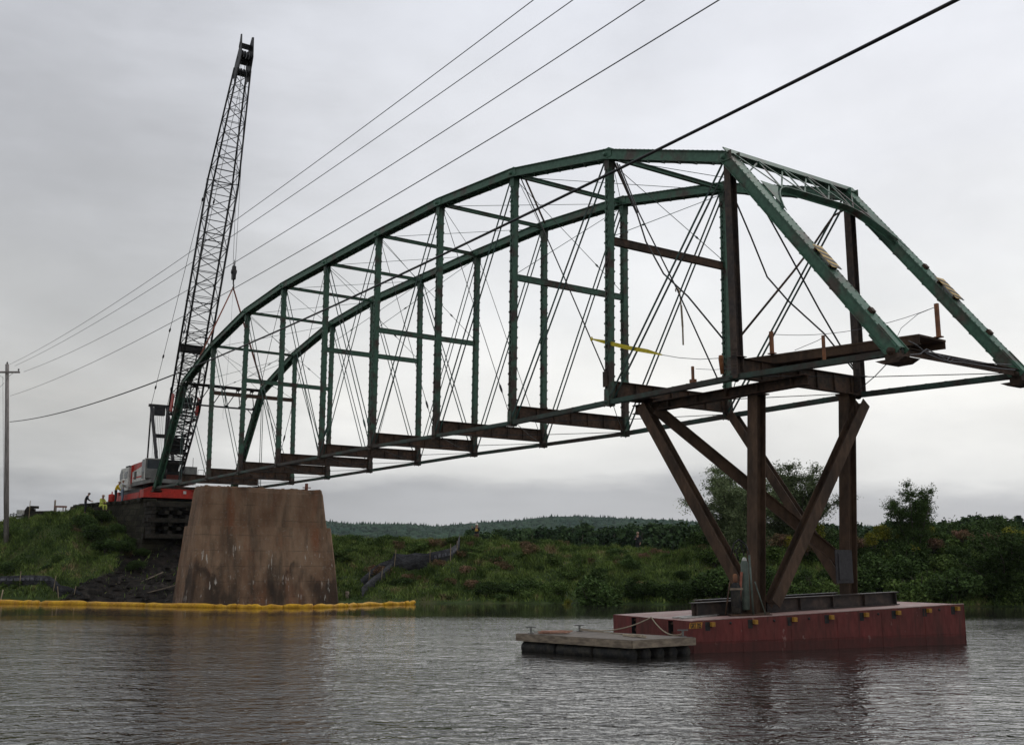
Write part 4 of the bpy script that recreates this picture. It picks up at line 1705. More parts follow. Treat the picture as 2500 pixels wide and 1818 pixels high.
ts = [0.15 + (TW - 0.3) * k / 24 for k in range(25)]
for k in range(24):
    a, b = pp(ts[k], arch(ts[k]), 0.15), pp(ts[k + 1], arch(ts[k + 1]), 0.15)
    mb.bar(a, b, 0.03, 0.2, side=en.cross(b - a))
    mb.bar(a, b, 0.11, 0.016, side=en.cross(b - a), off=(-0.05, 0.09))
for k in range(1, 5):
    t_ = TW * k / 5
    mb.bar(pp(t_, 0.02), pp(t_, arch(t_)), 0.07, 0.02, side=T_)
for k in range(5):
    t0, t1 = TW * k / 5, TW * (k + 1) / 5
    mb.bar(pp(t0, 0.05, 0.22), pp(t1, arch(t1), 0.22), 0.02, 0.06, side=en)
    mb.bar(pp(t1, 0.05, 0.17), pp(t0, arch(t0) if k else 1.0, 0.17), 0.02, 0.05, side=en)
for sg, t_ in ((1, 0.22), (-1, TW - 0.22)):
    g0 = [pp(t_, 1.35), pp(t_ + sg * 0.7, 1.4), pp(t_ + sg * 0.3, 1.9), pp(t_, 2.8)]
    mb.prism(g0, en * 0.012)
mb.build('portal_frame', GREEN, br)

# portal at the crane end
mb = MB()
ev2 = Vector((Lo[0][0] - U[1][0], 0, Lo[0][1] - U[1][1])).normalized()


def pq(t, d):
    return Vector((U[1][0], t, U[1][1])) + ev2 * d


mb.bar(pq(0.1, 0.0), pq(TW - 0.1, 0.0), 0.2, 0.05, side=ev2)
mb.bar(pq(0.1, 1.5), pq(TW - 0.1, 1.5), 0.09, 0.09, side=ev2)
nW = 5
for k in range(nW):
    t0 = 0.25 + (TW - 0.5) * k / nW
    tm = 0.25 + (TW - 0.5) * (k + 0.5) / nW
    t1 = 0.25 + (TW - 0.5) * (k + 1) / nW
    mb.bar(pq(t0, 1.45), pq(tm, 0.08), 0.055, 0.03, side=ev2)
    mb.bar(pq(tm, 0.08), pq(t1, 1.45), 0.055, 0.03, side=ev2)
    mb.bar(pq(tm - 0.14, 0.14), pq(tm + 0.14, 0.14), 0.12, 0.02, side=ev2)
    mb.bar(pq(t1 - 0.14, 1.42), pq(t1 + 0.14, 1.42), 0.12, 0.02, side=ev2)
for t_, sg in ((0.2, 1), (TW - 0.2, -1)):
    mb.tube([pq(t_, 2.3), pq(t_ + sg * 0.12, 1.85), pq(t_ + sg * 0.5, 1.52)], 0.03, 5)
mb.build('portal_frame', BLACK, br)

# striped hazard markers on the end posts
for t, f in ((0.0, 0.595), (TW, 0.60)):
    c = Vector((U[10][0], t, U[10][1])).lerp(Vector((Lo[11][0], t, Lo[11][1])), f) + en * 0.27
    bd = MB()
    e1 = ev
    e2 = T_
    bd.box(c, (0.95, 0.36, 0.012), (e1, e2, en))
    mk = bd.build('hazard_marker', MARK, br)
    mk['label'] = 'yellow plate with black diagonal stripes on the end post'
    st = MB()
    for k in range(4):
        u0 = -0.42 + k * 0.235
        q = [c + e1 * (u0) + e2 * -0.175, c + e1 * (u0 + 0.105) + e2 * -0.175, c + e1 * (u0 + 0.105 + 0.12) + e2 * 0.175, c + e1 * (u0 + 0.12) + e2 * 0.175]
        for lift in (0.0075, -0.0105):
            st.prism([p + en * lift for p in q], en * 0.003)
    st.build('stripes', BLACK, br, mk)
    bk = MB()
    for u0 in (-0.35, 0.35):
        bk.box(c + e1 * u0 - en * 0.05, (0.06, 0.3, 0.09), (e1, e2, en))
    bk.build('bracket', RUST, br, mk)
for t, f in ((0.0, 0.845), (TW, 0.82), (TW, 0.47)):
    c = Vector((U[10][0], t, U[10][1])).lerp(Vector((Lo[11][0], t, Lo[11][1])), f) + en * 0.21
    mb = MB()
    mb.box(c, (0.16, 0.14, 0.1), (ev, T_, en))
    mb.build('clip_angle', RUST, br)
mb = MB()
mb.box(atT(1478, 925, -0.14), (0.22, 0.04, 0.5))
mb.build('gusset_plate', RUST, br)

# rusty lifting beam under the near chord at the trestle
lb = thing('lifting_beam', 'dark rusty steel beam lying lengthwise under the near chord on the trestle', 'steel beam', (52, 0.6, 7.1), 'B')
mb = MB()
mb.bar((49.0, 0.62, 7.19), (55.9, 0.62, 7.19), 0.3, 0.024)
mb.bar((49.0, 0.62, 6.93), (55.9, 0.62, 6.93), 0.3, 0.024)
mb.build('flange', RUST, lb)
mb = MB()
mb.bar((49.0, 0.62, 7.06), (55.9, 0.62, 7.06), 0.02, 0.236)
for k in range(6):
    mb.box((49.4 + k * 1.2, 0.62, 7.06), (0.02, 0.26, 0.23))
mb.build('web', RUST, lb)

# steel platform laid askew on the floor beam, with guard posts
wk = thing('steel_walkway', 'flat rusty steel walkway laid across the barge end of the bridge with guard posts', 'walkway', (55.5, 2.5, 8.0), 'B')
a1, a2 = Vector((53.0, 1.25, 8.1)), Vector((58.05, 2.52, 8.1))
b1v, b2v = a1 + Vector((-0.33, 1.28, 0)), a2 + Vector((-0.05, 1.28, 0))
mb = MB()
mb.prism([a1, a2, b2v, b1v], (0, 0, 0.06))
mb.build('deck_plate', POSTRUST, wk)
mb = MB()
dW = (a2 - a1).normalized()
nW_ = Vector((-dW.y, dW.x, 0))
mb.bar(a1 + nW_ * 0.02 + Vector((0, 0, -0.1)), a2 + nW_ * 0.02 + Vector((0, 0, -0.1)), 0.02, 0.19)
mb.bar(b1v - nW_ * 0.05 + Vector((0, 0, -0.1)), b2v - nW_ * 0.05 + Vector((0, 0, -0.1)), 0.02, 0.19)
mb.bar(a1 + nW_ * 0.06 + Vector((0, 0, -0.2)), a2 + nW_ * 0.06 + Vector((0, 0, -0.2)), 0.14, 0.02)
mb.build('edge_beam', POSTRUST, wk)
gposts = []
for px, ptop, pbot, k in ((1885, 803, 864, 0), (2292, 738, 824, 1)):
    base = loc(atZ(px, pbot, 8.16))
    mb = MB()
    hh = (pbot - ptop) / 92.0
    mb.box((base[0], base[1], 8.16 + hh / 2), (0.1, 0.08, hh))
    mb.box((base[0], base[1], 8.175), (0.2, 0.16, 0.03))
    mb.build('guard_post', ORANGE, wk)
    gposts.append(Vector((base[0], base[1], 8.16 + hh - 0.08)))
mb = MB()
p, q = gposts
mb.tube([p.lerp(q, f) - Vector((0, 0, 0.28 * 4 * f * (1 - f))) for f in np.linspace(0, 1, 12)], 0.008, 4)
mb.tube([q, q + Vector((-0.5, -0.1, -0.12)), q + Vector((-0.95, -0.25, -0.45)), q + Vector((-1.2, -0.35, -0.95))], 0.008, 4)
mb.build('guard_wire', WIRE, wk)
for px, ptop, pbot, t, lab in ((1692, 894, 930, 0.0, 'short rusty guard post on the near bottom chord left of the hip post'), (2013, 818, 885, 0.0, 'thin rusty guard post on the near bottom chord under the walkway')):
    c0, c1 = atT(px, pbot, t), atT(px, ptop, t)
    mb = MB()
    mb.bar(c0, (c0[0], c0[1], c1[2]), 0.07, 0.06)
    mb.box((c0[0], c0[1], c0[2]), (0.16, 0.14, 0.1))
    single('guard_post', mb, ORANGE, lab, 'guard post', tuple(c0), 'B')
mb = MB()
p, q = Vector(atT(1699, 900, 0)), Vector(atT(1790, 898, 0))
mb.tube([p, p.lerp(q, .5) - Vector((0, 0, .04)), q], 0.007, 4)
mb.tube([Vector(atT(1940, 855, 0.3)), Vector(atT(1995, 832, 0.1)), Vector(atT(2013, 822, 0.0))], 0.008, 4)
single('guard_wire', mb, WIRE, 'thin guard wire stretched low between guard post and hip post', 'wire', tuple(p), 'B')

# slack cables trailing from the near end of the end strut to the far shoe
mb = MB()
mb.tube([Vector(atS(x, y, 59.25)) for x, y in ((2218, 832), (2238, 842), (2262, 862), (2290, 874), (2312, 882), (2350, 884), (2439, 899), (2478, 903))], 0.014, 5)
mb.tube([Vector(atS(x, y, 59.3)) for x, y in ((2222, 866), (2246, 864), (2262, 852), (2275, 858), (2300, 872), (2318, 884), (2328, 876), (2318, 872), (2312, 880))], 0.014, 5)
mb.tube([Vector(atS(x, y, 59.2)) for x, y in ((2262, 858), (2290, 866), (2330, 876), (2400, 886), (2470, 890))], 0.012, 5)
single('steel_cable', mb, WIRE, 'slack looped steel cables trailing beside the end strut right of the near shoe', 'cable', tuple(atS(2262, 858, 59.25)), 'B')

# strap and hanging sling
mb = MB()
pts = [Vector(atT(x, y, -0.05)) for x, y in ((1443, 827), (1478, 835), (1530, 848), (1580, 857), (1616, 866))]
ws_ = [0.02, 0.065, 0.07, 0.065, 0.02]
for a, b, w0, w1_ in zip(pts, pts[1:], ws_, ws_[1:]):
    mb.add([a + UP * w0, b + UP * w1_, b - UP * w1_, a - UP * w0] + [p + Vector((0, 0.01, 0)) for p in (a + UP * w0, b + UP * w1_, b - UP * w1_, a - UP * w0)],
           [(0, 1, 2, 3), (7, 6, 5, 4), (0, 4, 5, 1), (2, 6, 7, 3), (1, 5, 6, 2), (3, 7, 4, 0)])
mb.tube([pts[0] + Vector((0.05 * math.cos(a), 0.02, 0.06 * math.sin(a))) for a in np.linspace(0, 6.28, 9)], 0.02, 5)
ys_ = thing('ratchet_strap', 'yellow webbing strap tied between a loose rod and a guard wire', 'strap', tuple(pts[0]), 'B')
mb.build('webbing', YELLOW, ys_)
mb = MB()
p, q = pts[-1], Vector(atT(1762, 874, -0.1))
mb.tube([p, p.lerp(q, .3) - Vector((0, 0, .06)), p.lerp(q, .65) - Vector((0, 0, .07)), q], 0.01, 5)
mb.build('cable', WIRE, ys_)
mb = MB()
mb.tube([Vector(atT(x, y, -0.05)) for x, y in ((1650, 712), (1649, 706), (1654, 703), (1659, 712), (1662, 735), (1663, 760))], 0.02, 6)
a, b = Vector(atT(1663, 745, -0.05)), Vector(atT(1668, 842, -0.05))
mb.bar(a, a.lerp(b, .55) + Vector((0.015, 0, 0)), 0.065, 0.02)
mb.bar(a.lerp(b, .55) + Vector((0.015, 0, 0)), b, 0.05, 0.02)
single('hanging_sling', mb, ROPE, 'tan sling hanging loose from the bent rods over the trestle', 'sling', tuple(a), 'B')
mb = MB()
p = Vector(atT(1760, 875, -0.2))
mb.tube([p + Vector((0, 0, .09)), p + Vector((0, 0, -0.02)), p + Vector((0.03, 0, -0.45))], [0.06, 0.07, 0.05], 8)
single('orange_float', mb, mat('orange_dull', (0.25, 0.1, 0.04), 0.7), 'small brown-orange roll tied to the near post above the chord', 'roll', tuple(p), 'B')

# ================================================================== BARGE, TRESTLE, DOCK
bA = np.array([4.55, 27.49])
bdir = np.array([8.29, 3.38])
BL = float(np.linalg.norm(bdir))
bdir = bdir / BL
bn = np.array([-bdir[1], bdir[0]])
BW = 4.3
Z0, Z1 = 0.78, 1.09
brot = math.atan2(bdir[1], bdir[0])
BARGEM = mat('barge_red', (0.175, 0.036, 0.032), 0.6, (0.085, 0.03, 0.024), 1.1, 0.5, stretch=(1.5, 1.5, 0.4), bump=0.35, bscale=3, bdist=0.03, sharp=0.2)


def barge_wear(m):
    t = m.node_tree
    b = t.nodes['Principled BSDF']
    src = [l.from_socket for l in t.links if l.to_node == b and l.to_socket.name == 'Base Color'][0]
    geo = [n for n in t.nodes if n.type == 'NEW_GEOMETRY'][0]
    sp = t.nodes.new('ShaderNodeSeparateXYZ')
    t.links.new(geo.outputs['Position'], sp.inputs[0])

    def layer(src, fac, col):
        x = t.nodes.new('ShaderNodeMix')
        x.data_type = 'RGBA'
        t.links.new(fac, x.inputs[0])
        t.links.new(src, x.inputs[6])
        x.inputs[7].default_value = (*col, 1)
        return x.outputs[2]

    def mrange(x, a, b2, c=0.0, d=1.0):
        r = t.nodes.new('ShaderNodeMapRange')
        for k, v in zip(('From Min', 'From Max', 'To Min', 'To Max'), (a, b2, c, d)):
            r.inputs[k].default_value = v
        t.links.new(x, r.inputs[0])
        return r.outputs[0]

    def nz(scale, st, det=5):
        mp2 = t.nodes.new('ShaderNodeMapping')
        mp2.inputs['Scale'].default_value = st
        t.links.new(geo.outputs['Position'], mp2.inputs[0])
        n = t.nodes.new('ShaderNodeTexNoise')
        n.inputs['Scale'].default_value = scale
        n.inputs['Detail'].default_value = det
        t.links.new(mp2.outputs[0], n.inputs['Vector'])
        return n.outputs[0]
    src = layer(src, mrange(nz(7, (1, 1, 0.1)), 0.6, 0.68, 0, 0.55), (0.05, 0.022, 0.018))
    src = layer(src, mrange(nz(5, (1, 1, 0.6), 8), 0.66, 0.70, 0, 0.7), (0.26, 0.15, 0.13))
    ad = t.nodes.new('ShaderNodeMath')
    ad.operation = 'MULTIPLY_ADD'
    ad.inputs[1].default_value = 0.18
    t.links.new(nz(2.5, (1, 1, 1)), ad.inputs[0])
    t.links.new(sp.outputs[2], ad.inputs[2])
    src = layer(src, mrange(ad.outputs[0], 0.36, 0.3, 0, 0.55), (0.045, 0.02, 0.016))
    t.links.new(src, b.inputs['Base Color'])


barge_wear(BARGEM)
DECKM = mat('barge_deck', (0.30, 0.17, 0.15), 0.6, (0.36, 0.27, 0.24), 1.5, 0.5, bump=0.3, bscale=14)
bg_ = thing('barge', 'dark red steel deck barge with yellow lashing lugs along its side', 'barge', (bA[0], bA[1], 0), rotz=brot)
FR[bg_.name] = {'base': (0, 0, 0)}


def zdeck(u):
    return Z0 + (Z1 - Z0) * u / BL


def bpt(u, w, z):
    return (u, w, z)


mb = MB()
ru = 0.16
ring_b = [(-0.0, 0, -0.7), (BL, 0, -0.55), (BL, BW, -0.55), (0, BW, -0.7)]
ring_t = [(0, 0, Z0), (BL, 0, Z1), (BL, BW, Z1), (0, BW, Z0)]
mb.add(ring_b + ring_t, [(3, 2, 1, 0), (0, 1, 5, 4), (2, 3, 7, 6), (1, 2, 6, 5)])
# bow end (u=0) built as panels with two recessed coupling slots
slots = [1.0, 1.25, 2.9, 3.15]
zs = [-0.7, Z0]
edges = [0.0, 0.95, 1.2, 2.95, 3.2, BW]
for k in range(5):
    w0, w1b = edges[k], edges[k + 1]
    if k in (1, 3):
        d_ = 0.3
        sl_ = MB()
        sl_.add([(0, w0, -0.7), (0, w0, Z0 - 0.03), (d_, w0, Z0 - 0.03), (d_, w0, -0.7)], [(0, 1, 2, 3)])
        sl_.add([(0, w1b, -0.7), (0, w1b, Z0 - 0.03), (d_, w1b, Z0 - 0.03), (d_, w1b, -0.7)], [(3, 2, 1, 0)])
        sl_.add([(d_, w0, -0.7), (d_, w0, Z0 - 0.03), (d_, w1b, Z0 - 0.03), (d_, w1b, -0.7)], [(0, 1, 2, 3)])
        sl_.build('coupling_slot', BLACK, bg_)  # inner walls coloured black to deepen the shade in the slot
        mb.add([(0, w0, Z0 - 0.03), (0, w1b, Z0 - 0.03), (d_, w1b, Z0 - 0.03), (d_, w0, Z0 - 0.03)], [(0, 1, 2, 3)])
        mb.add([(0, w0, Z0 - 0.03), (0, w0, Z0), (0, w1b, Z0), (0, w1b, Z0 - 0.03)], [(3, 2, 1, 0)])
    else:
        mb.add([(0, w0, -0.7), (0, w0, Z0), (0, w1b, Z0), (0, w1b, -0.7)], [(3, 2, 1, 0)])
hull = mb.build('hull', BARGEM, bg_)
mb = MB()
mb.add([(0.0, 0.0, Z0 + 0.004), (BL, 0.0, Z1 + 0.004), (BL, BW, Z1 + 0.004), (0.0, BW, Z0 + 0.004)], [(0, 1, 2, 3)])
mb.add([(0.0, 0.0, Z0 + 0.024), (BL, 0.0, Z1 + 0.024), (BL, 0.05, Z1 + 0.024), (0.0, 0.05, Z0 + 0.024)], [(0, 1, 2, 3)])
mb.add([(0.0, 0.0, Z0 + 0.004), (BL, 0.0, Z1 + 0.004), (BL, 0.0, Z1 + 0.024), (0.0, 0.0, Z0 + 0.024)], [(0, 1, 2, 3)])
mb.build('deck', DECKM, bg_)
mb = MB()
for k in (1, 3):
    w = (edges[k] + edges[k + 1]) / 2
    mb.box((0.14, w, 0.42), (0.12, 0.2, 0.1))
    mb.box((0.14, w, 0.1), (0.12, 0.2, 0.12))
    mb.box((0.1, w, 0.68), (0.08, 0.2, 0.05))
mb.build('coupling_pin', RUST, bg_)


def on_barge(px, py):
    """where a pixel hits the barge's long side: u along, z"""
    r = ray(px, py)
    A3 = np.array([bA[0], bA[1], 0])
    n3 = np.array([bn[0], bn[1], 0])
    k = (A3 @ n3) / (r @ n3)
    P = r * k
    return float((P - A3) @ np.array([bdir[0], bdir[1], 0])), float(P[2] + HC)


for (x, y) in ((1737, 1523), (1841, 1517), (1937, 1511), (2027, 1505.5), (2112, 1499.5), (2190, 1494.5), (2265, 1489.5), (2334, 1484.5)):
    u, z = on_barge(x, y)
    mb = MB()
    mb.box((u, -0.055, z), (0.1, 0.11, 0.11))
    lug = mb.build('lashing_lug', mat('lug_yellow', (0.42, 0.22, 0.035), 0.6, (0.28, 0.14, 0.03), 9, 0.4), bg_)
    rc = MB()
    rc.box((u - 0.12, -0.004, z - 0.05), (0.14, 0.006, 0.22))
    rc.build('recess_shadow_plate', BLACK, bg_, lug).name = 'recess_shade_plate'  # flat black plate painted in for the shade of the lug recess
for (x, y) in ((1783, 1520), (1890, 1514), (1975, 1509), (2144, 1498), (2293, 1487.5)):
    u, z = on_barge(x, y)
    mb = MB()
    mb.tube([(u, -0.003, z), (u, -0.014, z)], 0.035, 8)
    mb.build('drain_plug', BLACK, bg_)
# seams on the side
mb = MB()
for u in (0.02, 1.5, 3.0, 4.5, 6.0, 7.5, BL - 0.02):
    mb.box((u, -0.004, (zdeck(u) - 0.5) / 2), (0.015, 0.008, zdeck(u) + 0.4))
for u0 in ():
    pass
mb.bar((0.0, -0.006, 0.27), (BL, -0.006, 0.30), 0.012, 0.012)
mb.build('weld_seam', BARGEM, bg_)
# number plate: painted panel with the lettering of the photograph
u0, z0_ = on_barge(1683, 1534)
u1, z1_ = on_barge(1712, 1519)
mb = MB()
cz = (z0_ + z1_) / 2
mb.prism([(u0 - 0.02, -0.006, z0_), (u1 + 0.0, -0.006, z0_ + 0.01), (u1 + 0.03, -0.006, z1_ + 0.01), (u0 + 0.01, -0.006, z1_)], (0, -0.006, 0))
npl = mb.build('number_panel', mat('panel_ochre', (0.42, 0.2, 0.035), 0.7), bg_)
npl['label'] = 'ochre panel painted GRT 705'
fc = bpy.data.curves.new('lettering', 'FONT')
fc.body = 'GRT 705'
fc.size = 0.165
fc.offset = 0.0035
fc.extrude = 0.002
fc.align_x = 'CENTER'
fc.align_y = 'CENTER'
fc.space_character = 0.92
fo = bpy.data.objects.new('lettering', fc)
COL.objects.link(fo)
dg = bpy.context.evaluated_depsgraph_get()
tm = bpy.data.meshes.new_from_object(fo.evaluated_get(dg))
bpy.data.objects.remove(fo)
tm.materials.clear()
tm.materials.append(BLACK)
fo = bpy.data.objects.new('lettering', tm)
COL.objects.link(fo)
fo.parent = npl
fo.location = ((u0 + u1) / 2 + 0.005, -0.0145, cz - 0.005)
fo.scale = ((u1 - u0) * 0.88 / max(v.co.x for v in tm.vertices) / 2, 1, 1)
fo.rotation_euler = (math.pi / 2, 0, 0)

# steel beams on the deck
def beam_on_deck(name, label, u0, u1, w, h, bw, zoff=0.01):
    th = thing(name, label, 'steel beam', (bA[0], bA[1], 0), rotz=brot)
    FR[th.name] = {'base': (0, 0, 0)}
    a, b = Vector((u0, w, zdeck(u0) + zoff)), Vector((u1, w, zdeck(u1) + zoff))
    mb = MB()
    mb.bar(a + UP * h, b + UP * h, bw, 0.025)
    mb.bar(a + UP * 0.014, b + UP * 0.014, bw, 0.025)
    mb.build('flange', STEELG if False else mat('beam_dark', (0.035, 0.03, 0.028), 0.45, (0.07, 0.05, 0.04), 2, 0.4), th)
    mb = MB()
    mb.bar(a + UP * (h / 2 + 0.007), b + UP * (h / 2 + 0.007), 0.02, h - 0.04)
    n = int((u1 - u0) / 1.1)
    for k in range(n + 1):
        c = a.lerp(b, (k + 0.1) / (n + 0.2)) + UP * (h / 2)
        mb.box(c, (0.02, bw - 0.02, h - 0.04))
    mb.build('web', mat('beam_dark', (0.03, 0.03, 0.03), 0.45), th)
    return th


def bloc(P):
    d = np.array([P[0], P[1]]) - bA
    return float(d @ bdir), float(d @ bn)


uL, wL = bloc(atZ(1680, 1500, 0.84))
uR, wR = bloc(atZ(2182, 1476, 1.04))
beam_on_deck('steel_beam', 'long dark steel beam lying on the barge deck under the trestle posts', 0.82, 7.75, 1.35, 0.36, 0.24)
beam_on_deck('steel_beam', 'second steel beam on the barge deck just behind the long dark one', 1.7, 6.6, 2.6, 0.36, 0.24)
mb = MB()
for w_ in (1.9, 2.25):
    mb.bar((0.2, w_ - 1.0, zdeck(0.2) + 0.03), (1.6, w_ - 0.6, zdeck(1.6) + 0.03), 0.1, 0.04)
o = single('steel_flats', mb, STEELG, 'two flat steel strips lying on the left end of the barge deck', 'steel strip', (0.9, 1.2, 0.83))
o.location = (bA[0] + bdir[0] * 0.9 + bn[0] * 1.2, bA[1] + bdir[1] * 0.9 + bn[1] * 1.2, 0.83)
o.rotation_euler = (0, 0, brot)

# the trestle
tr = thing('support_trestle', 'rusty brown steel trestle of two posts and crossed braces carrying the bridge on the barge', 'trestle', (53.9, 2.65, 0.9), 'B')


def ibeam(mb, a, b, w, h, side, tf=0.022):
    """I section: flanges w wide, h deep; 'side' is the direction across the flange"""
    a, b = Vector(a), Vector(b)
    d = (b - a).normalized()
    sd = Vector(side)
    sd = (sd - d * sd.dot(d)).normalized()
    for sg in (-1, 1):
        mb.bar(a, b, w, tf, side=sd, off=(0, sg * (h / 2 - tf / 2)))
    mb.bar(a, b, 0.02, h - 2 * tf, side=sd)


Xs = Vector((1, 0, 0))
nearT, nearB = (53.9, 0.82, 6.92), (53.9, 0.44, 0.92)
farT, farB = (53.9, 4.86, 7.3), (53.9, 4.37, 1.0)
for a, b in ((nearT, nearB), (farT, farB)):
    mb = MB()
    ibeam(mb, a, b, 0.36, 0.36, Vector((1, 0, 0)))
    mb.box((a[0], a[1], a[2] + 0.012), (0.5, 0.5, 0.03))
    mb.box((b[0], b[1], b[2] - 0.012), (0.5, 0.55, 0.03))
    mb.build('post', POSTRUST, tr)
braces = [((49.65, 0.35, 7.1), (53.55, 0.55, 1.3), 0.36, 0.3, Xs),
          ((50.1, 0.5, 6.95), (53.75, 4.55, 2.2), 0.3, 0.34, Vector((1, -1, 0))),
          ((48.7, 5.35, 7.35), (53.6, 4.5, 1.7), 0.3, 0.28, Xs),
          ((54.15, 5.25, 7.05), (54.2, 0.75, 1.15), 0.36, 0.3, T_)]
for a, b, w, h, sd in braces:
    mb = MB()
    ibeam(mb, a, b, w, h, sd)
    mb.build('brace', POSTRUST, tr)
mb = MB()
mb.box((49.5, 0.5, 7.32), (1.0, 0.5, 0.03))
mb.box((49.4, 0.9, 7.2), (0.5, 0.3, 0.24))
mb.build('head_plate', RUST, tr)
mb = MB()
mb.box((54.12, 3.98, 2.15), (0.03, 0.75, 0.95))
mb.box((54.15, 3.98, 2.15), (0.03, 0.55, 0.75))
pl = mb.build('gusset_plate', mat('grey_plate', (0.045, 0.043, 0.045), 0.7), tr)
pl['label'] = 'grey plate near the foot of the far post'
mb = MB()
mb.bar((53.2, -0.15, 0.95), (54.4, 5.6, 1.08), 0.35, 0.1)
mb.build('sill', RUST, tr)

# gas cylinders in their rack beside the near post
cr_ = thing('cylinder_rack', 'tripod rack of old pipes holding gas cylinders beside the near trestle post', 'rack', (5.9, 28.8, 0.85))
base = atZ(1800, 1502, 0.86)
bx, by = float(base[0]), float(base[1])
mb = MB()
mb.box((bx + 0.35, by + 0.1, 0.875), (1.1, 0.5, 0.05))
mb.build('base_plate', RUST, cr_)
for (dx0, dz0, dx1, dz1, r, m) in ((-0.32, 0.9, -0.16, 1.75, 0.022, RUST), (0.02, 0.9, 0.16, 2.0, 0.035, SLING), (0.42, 0.9, 0.38, 2.45, 0.03, CYLG), (0.74, 0.9, 0.5, 1.75, 0.02, CYLG)):
    mb = MB()
    mb.tube([(bx + dx0, by - 0.05, dz0), (bx + dx1, by, dz1)], r, 6)
    mb.build('leg', m, cr_)
mb = MB()
mb.bar((bx - 0.2, by - 0.14, 1.55), (bx + 0.15, by - 0.14, 1.56), 0.02, 0.05)
mb.build('strap', WOOD, cr_)
for (dx, dy, z0c, z1c, r, m, lab) in ((-0.02, 0.0, 0.91, 1.72, 0.135, RUBBER, 'stout black gas cylinder with orange cap in the rack'), (0.27, 0.12, 1.0, 2.32, 0.105, CYLG, 'tall grey-green gas cylinder with white shoulder in the rack')):
    gc = thing('gas_cylinder', lab, 'gas cylinder', (bx + dx, by + dy, z0c))
    mb = MB()
    prof = [(z0c, r * .8), (z0c + .03, r), (z1c - .1, r), (z1c - .03, r * .72), (z1c, r * .35)]
    mb.tube([(bx + dx, by + dy, z) for z, _ in prof], [q for _, q in prof], 14)
    mb.build('body', m, gc)
    mb = MB()
    if r > 0.12:
        mb.tube([(bx + dx, by + dy, z1c - 0.01), (bx + dx, by + dy, z1c + 0.06), (bx + dx, by + dy, z1c + 0.2), (bx + dx, by + dy, z1c + 0.23)], [0.04, 0.06, 0.06, 0.03], 10)
        mb.build('cap', ORANGE, gc)
    else:
        mb.tube([(bx + dx, by + dy, z1c - 0.07), (bx + dx, by + dy, z1c + 0.02), (bx + dx, by + dy, z1c + 0.07)], [0.075, 0.06, 0.03], 10)
        mb.build('collar', WHITEP, gc)
mb = MB()
hp = [(bx - 0.1, by, 2.45), (bx - 0.02, by, 2.75), (bx + 0.12, by, 2.86), (bx + 0.3, by, 2.72), (bx + 0.38, by, 2.5), (bx + 0.25, by, 2.42), (bx + 0.16, by, 2.75), (bx + 0.02, by, 2.55), (bx + 0.1, by, 2.3)]
mb.tube(hp, 0.022, 6)
single('gas_hose', mb, BLACK, 'black cutting-gas hose looped over the top of the cylinders', 'hose', hp[0])

# floating dock
dk = thing('floating_dock', 'low weathered plywood work float on black floats beside the barge', 'dock', (2.4, 27.6, 0.0))
q0, q1, q2, q3 = [np.array(v) for v in ((0.12, 28.35), (2.81, 25.6), (4.48, 26.78), (1.8, 29.55))]
mb = MB()
DH = 0.44
mb.prism([(*p, DH - 0.035) for p in (q0, q1, q2, q3)], (0, 0, 0.035))
mb.build('deck_board', mat('dock_ply', (0.10, 0.08, 0.06), 0.6, (0.16, 0.13, 0.10), 2.2, 0.5, bump=0.2), dk)
mb = MB()
cx_ = (q0 + q1 + q2 + q3) / 4
for a, b in ((q0, q1), (q1, q2), (q2, q3), (q3, q0)):
    dd = (b - a) / np.linalg.norm(b - a)
    nn = np.array([dd[1], -dd[0]])
    if (nn @ ((a + b) / 2 - cx_)) < 0:
        nn = -nn
    a2_, b2_ = a + nn * 0.012, b + nn * 0.012
    mb.bar((*a2_, DH - 0.10), (*b2_, DH - 0.10), 0.045, 0.17)
mb.build('edge_board', WOOD, dk)
mb = MB()
for f in (0.04, 0.5, 0.96):
    pass
dd = (q1 - q0) / np.linalg.norm(q1 - q0)
nn = (q3 - q0) / np.linalg.norm(q3 - q0)
for f in (0.08, 0.29, 0.5, 0.71, 0.92):
    o0 = q0 + (q3 - q0) * f
    segs = 3
    LL = np.linalg.norm(q1 - q0)
    for k in range(segs):
        a = o0 + dd * (0.1 + k * (LL - 0.15) / segs)
        b = o0 + dd * (0.05 + (k + 1) * (LL - 0.15) / segs)
        fl = MB()
        P0, P1 = Vector((*a, 0.09)), Vector((*b, 0.09))
        fl.tube([P0, P0.lerp(P1, 0.04), P0.lerp(P1, 0.3), P0.lerp(P1, 0.33), P0.lerp(P1, 0.36), P0.lerp(P1, 0.64), P0.lerp(P1, 0.67), P0.lerp(P1, 0.7), P0.lerp(P1, 0.96), P1], [0.13, 0.165, 0.165, 0.175, 0.165, 0.165, 0.175, 0.165, 0.165, 0.13], 14)
        fl.build('float', RUBBER, dk)
for P in (q0 + dd * 0.3 + nn * 0.2, q3 + dd * 0.3 - nn * 0.25, q2 - dd * 0.25 - nn * 0.12):
    mb = MB()
    mb.box((P[0], P[1], DH + 0.01), (0.16, 0.08, 0.02))
    mb.bar((P[0], P[1], DH), (P[0], P[1], DH + 0.15), 0.05, 0.04)
    mb.bar((P[0] - 0.13, P[1], DH + 0.16), (P[0] + 0.13, P[1] + 0.03, DH + 0.16), 0.035, 0.03)
    mb.build('cleat', GREYP, dk)
# ropes
def catenary(p, q, sag, n=14):
    p, q = Vector(p), Vector(q)
    return [p.lerp(q, f) - Vector((0, 0, sag * 4 * f * (1 - f))) for f in np.linspace(0, 1, n)]


